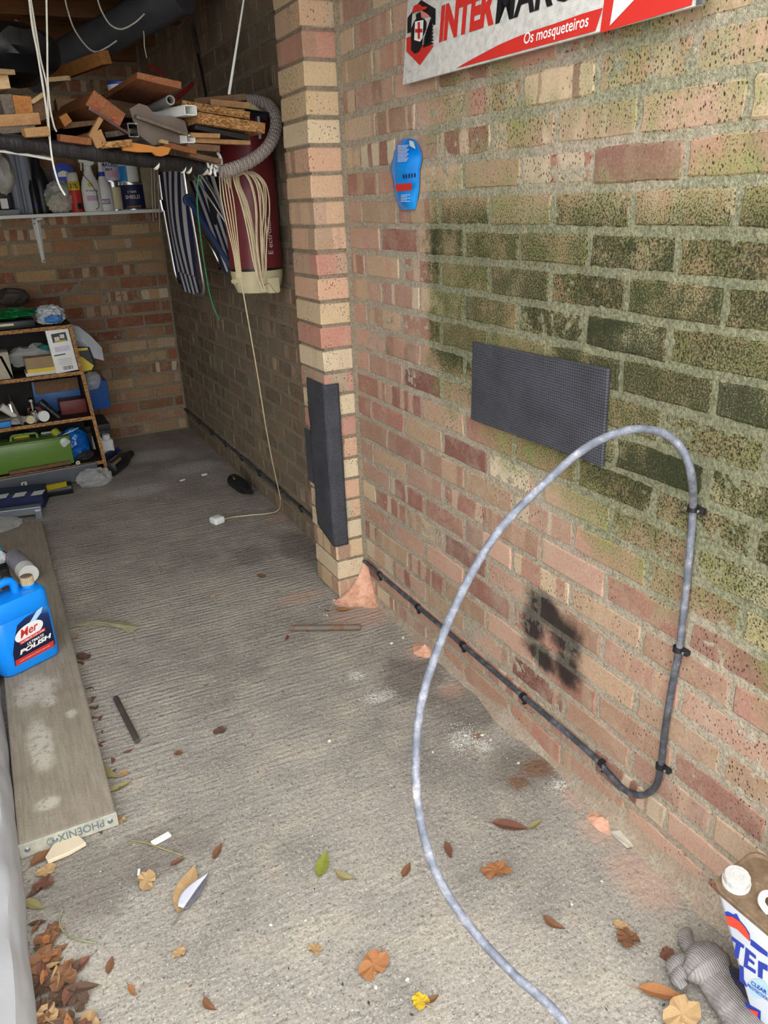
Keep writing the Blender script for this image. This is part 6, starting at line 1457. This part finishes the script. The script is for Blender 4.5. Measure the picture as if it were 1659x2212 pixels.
leaf(72,1955,.06,-.9,'olive','lance',0,'pale folded leaf near the sheet')
leaf(95,1912,.05,.4,'red','broad',2,'crumpled reddish leaf below the tan curled one')
leaf(318,1905,.05,1.5,'tan','broad',0,'shrivelled tan leaf left of the feather')
# green bent leaf
leaf(697,1868,.075,.95,'green','lance',0,'fresh green folded leaf in the middle of the floor')
cord('grass_stalk', [at(283,1815,z=.003), at(320,1822,z=.006), at(360,1836,z=.005), at(395,1848,z=.002)], .0016, LM['olive'], 'thin dry grass stalk beside the white scrap', 'stalk')
cord('grass_stalk', [at(135,1965,z=.004), at(128,1990,z=.006), at(140,2015,z=.006), at(170,2030,z=.005), at(208,2037,z=.003)], .002, leafmat('stalk_green', lin(110,118,84), lin(146,150,116)), 'greenish curved stalk near the pale sheet', 'stalk')
# feather lying on a tan leaf
fe = thing('feather', 'grey and white feather lying on the floor', 'feather', at(410,1930,z=0))
q0, q1 = at(372,2000,z=.004), at(452,1884,z=.010); dv = q1-q0; sd = V((0,0,1)).cross(dv).normalized()
cord('quill', [q0, q0.lerp(q1,.5)+V((0,0,.002)), q1], .0011, simple('quill', lin(110,108,110), .5), '', parent=fe)
def vane(side, w, a0_, a1_, nm, m_):
    mb_ = MB(); mb_.grid(lambda a, b: q0+dv*(a0_+(a1_-a0_)*b)+sd*(side*w*a*math.sin(math.pi*min(1, .12+b*.88)**.8))+V((0,0,.001+.004*a*(1-a))), 6, 12); o_ = obj(nm, mb_, m_, fe, True); s2 = o_.modifiers.new('thick', 'SOLIDIFY'); s2.thickness = .0006
vane(1, .026, .3, .98, 'vane', simple('feather_pale', lin(196,196,206), .8, 0, .1, 40, .3)); vane(-1, .012, .3, 1.0, 'vane', simple('feather_dark', lin(92,92,102), .8, 0, .15, 40, .3))
leaf(404,1922,.125,1.05,'tan','lance',0,'long tan leaf lying under the feather', None, .001)
# leaf litter along the sheet
rg = random.Random(21)
for i in range(58):
    v = 1905+rg.random()**.6*320; k = (v-1900)/310
    u = 62+k*28+rg.random()**1.4*(45+70*k)
    leaf(u, v, rg.uniform(.028,.062), rg.uniform(0,6.28), rg.choice(['brown','orange','red','dark','tan','brown','dark']), rg.choice(['lance','lance','broad']), rg.randrange(3), 'dead leaf in the brown litter heaped along the pale sheet', 'leaf litter beside the sheet', .002+.012*rg.random()*k, rg.uniform(-.3,.3))
for i in range(16):
    u = rg.uniform(20, 250); v = 1845-.3*u+rg.uniform(-4, 16)
    leaf(u, v, rg.uniform(.018,.035), rg.uniform(0,6.28), rg.choice(['brown','red','dark']), 'lance', rg.randrange(3), 'small brown leaf crumb under the metal end of the plank', 'leaf crumbs at the plank end', .002)
for i in range(16):
    t_ = rg.random(); u = 165+t_*90+rg.uniform(0,16); v = 1420+t_*330
    leaf(u, v, rg.uniform(.014,.03), rg.uniform(0,6.28), rg.choice(['brown','red','dark']), 'lance', rg.randrange(3), 'small dark leaf crumb along the right edge of the plank', 'leaf crumbs beside the plank', .002)
# pebbles
PB = []
for k in range(4):
    mb = MB(); mb.blob((0,0,.5), (.6,.45,.5), k, .25, 1.2, 2); PB.append(mb.mesh('pebble', V((0,0,0)), True))
PBM = simple('pale_pebble', lin(206,196,180), .7, 0, .12, 60, .2)
for me in PB: me.materials.append(PBM)
for i, (u, v, s_) in enumerate([(846,1392,.012),(871,1380,.012),(706,1331,.009),(690,1312,.006),(700,1330,.007),(919,1500,.007),(1042,1590,.01),(1060,1600,.008),(935,1626,.007),(1005,1590,.008),(712,1603,.011),(740,1297,.008),(722,1298,.009),(880,2118,.008),(812,2135,.008),(585,2000,.007),(660,1990,.006),(1235,1955,.007),(1300,1905,.006),(1120,1650,.008)]):
    o = bpy.data.objects.new('pebble', PB[i % 4]); COL.objects.link(o); o.location = at(u, v, z=0); o.scale = (s_, s_, s_*.7); o.rotation_euler[2] = i
    tag(o, 'small pale pebble loose on the concrete floor', 'pebble', 'loose pebbles on the floor')
# grit: uncountable
rg = random.Random(5); gm = MB()
def grain(x, y, s_):
    c_ = V((x, y, s_*.35)); vs2 = [c_+V((s_*rg.uniform(.5,1), 0, 0)), c_+V((0, s_*rg.uniform(.5,1), 0)), c_-V((s_*rg.uniform(.5,1), 0, 0)), c_-V((0, s_*rg.uniform(.5,1), 0)), c_+V((0,0,s_*rg.uniform(.4,.9)))]
    gm.cur = rg.choice((0,0,1,2,3)); gm.add(vs2, [(0,1,4),(1,2,4),(2,3,4),(3,0,4),(3,2,1,0)])
for i in range(9000):
    y = -1.9+rg.random()**1.25*4.4; x = rg.uniform(-1.22, -.02)
    if x < -1.0 and -.8 < y < 1.4: continue
    if y > 1.9 and x < -.6: continue
    if -.13 < x and -.02 < y < .23: continue
    grain(x, y, rg.uniform(.0005, .0014) if rg.random() < .96 else rg.uniform(.0014,.0026))
def clump(u, v, sx, sy, n, mats=(0,)):
    c_ = at(u, v, z=0)
    for i in range(n): x = min(rg.gauss(c_.x, sx), -.01); grain(x, rg.gauss(c_.y, sy), rg.uniform(.0008,.0022))
clump(820,1505,.035,.02,260); clump(1005,1600,.03,.025,320); clump(1215,1695,.02,.015,120); clump(150,1250,.02,.12,220); clump(1000,1580,.03,.04,200); clump(300,1020,.1,.06,160)
for i in range(420):
    y = -1.9+rg.random()*4.2; x = rg.uniform(-1.0, -.03)
    if (y > 1.9 and x < -.6) or (-.14 < x and -.02 < y < .23): continue
    gm.cur = rg.choice((1,2,2,4)); s_ = rg.uniform(.0015,.0055); a = rg.uniform(0,6.28); c_ = V((x, y, .0012)); d1 = V((math.cos(a), math.sin(a), 0))*s_; d2 = V((-math.sin(a), math.cos(a), 0))*s_*rg.uniform(.2,.6)
    gm.add([c_-d1, c_+d2, c_+d1, c_-d2, c_+V((0,0,.0018))], [(0,1,4),(1,2,4),(2,3,4),(3,0,4),(3,2,1,0)])
obj('floor_grit', gm, [simple('grit_pale', lin(206,200,188), .8), simple('grit_tan', lin(150,120,90), .8), simple('grit_dark', lin(64,58,54), .8), simple('grit_white', lin(232,230,224), .7), simple('grit_brown', lin(108,68,46), .8)], None, False, 'loose sand and grit scattered over the concrete floor', 'grit', None, 'stuff')
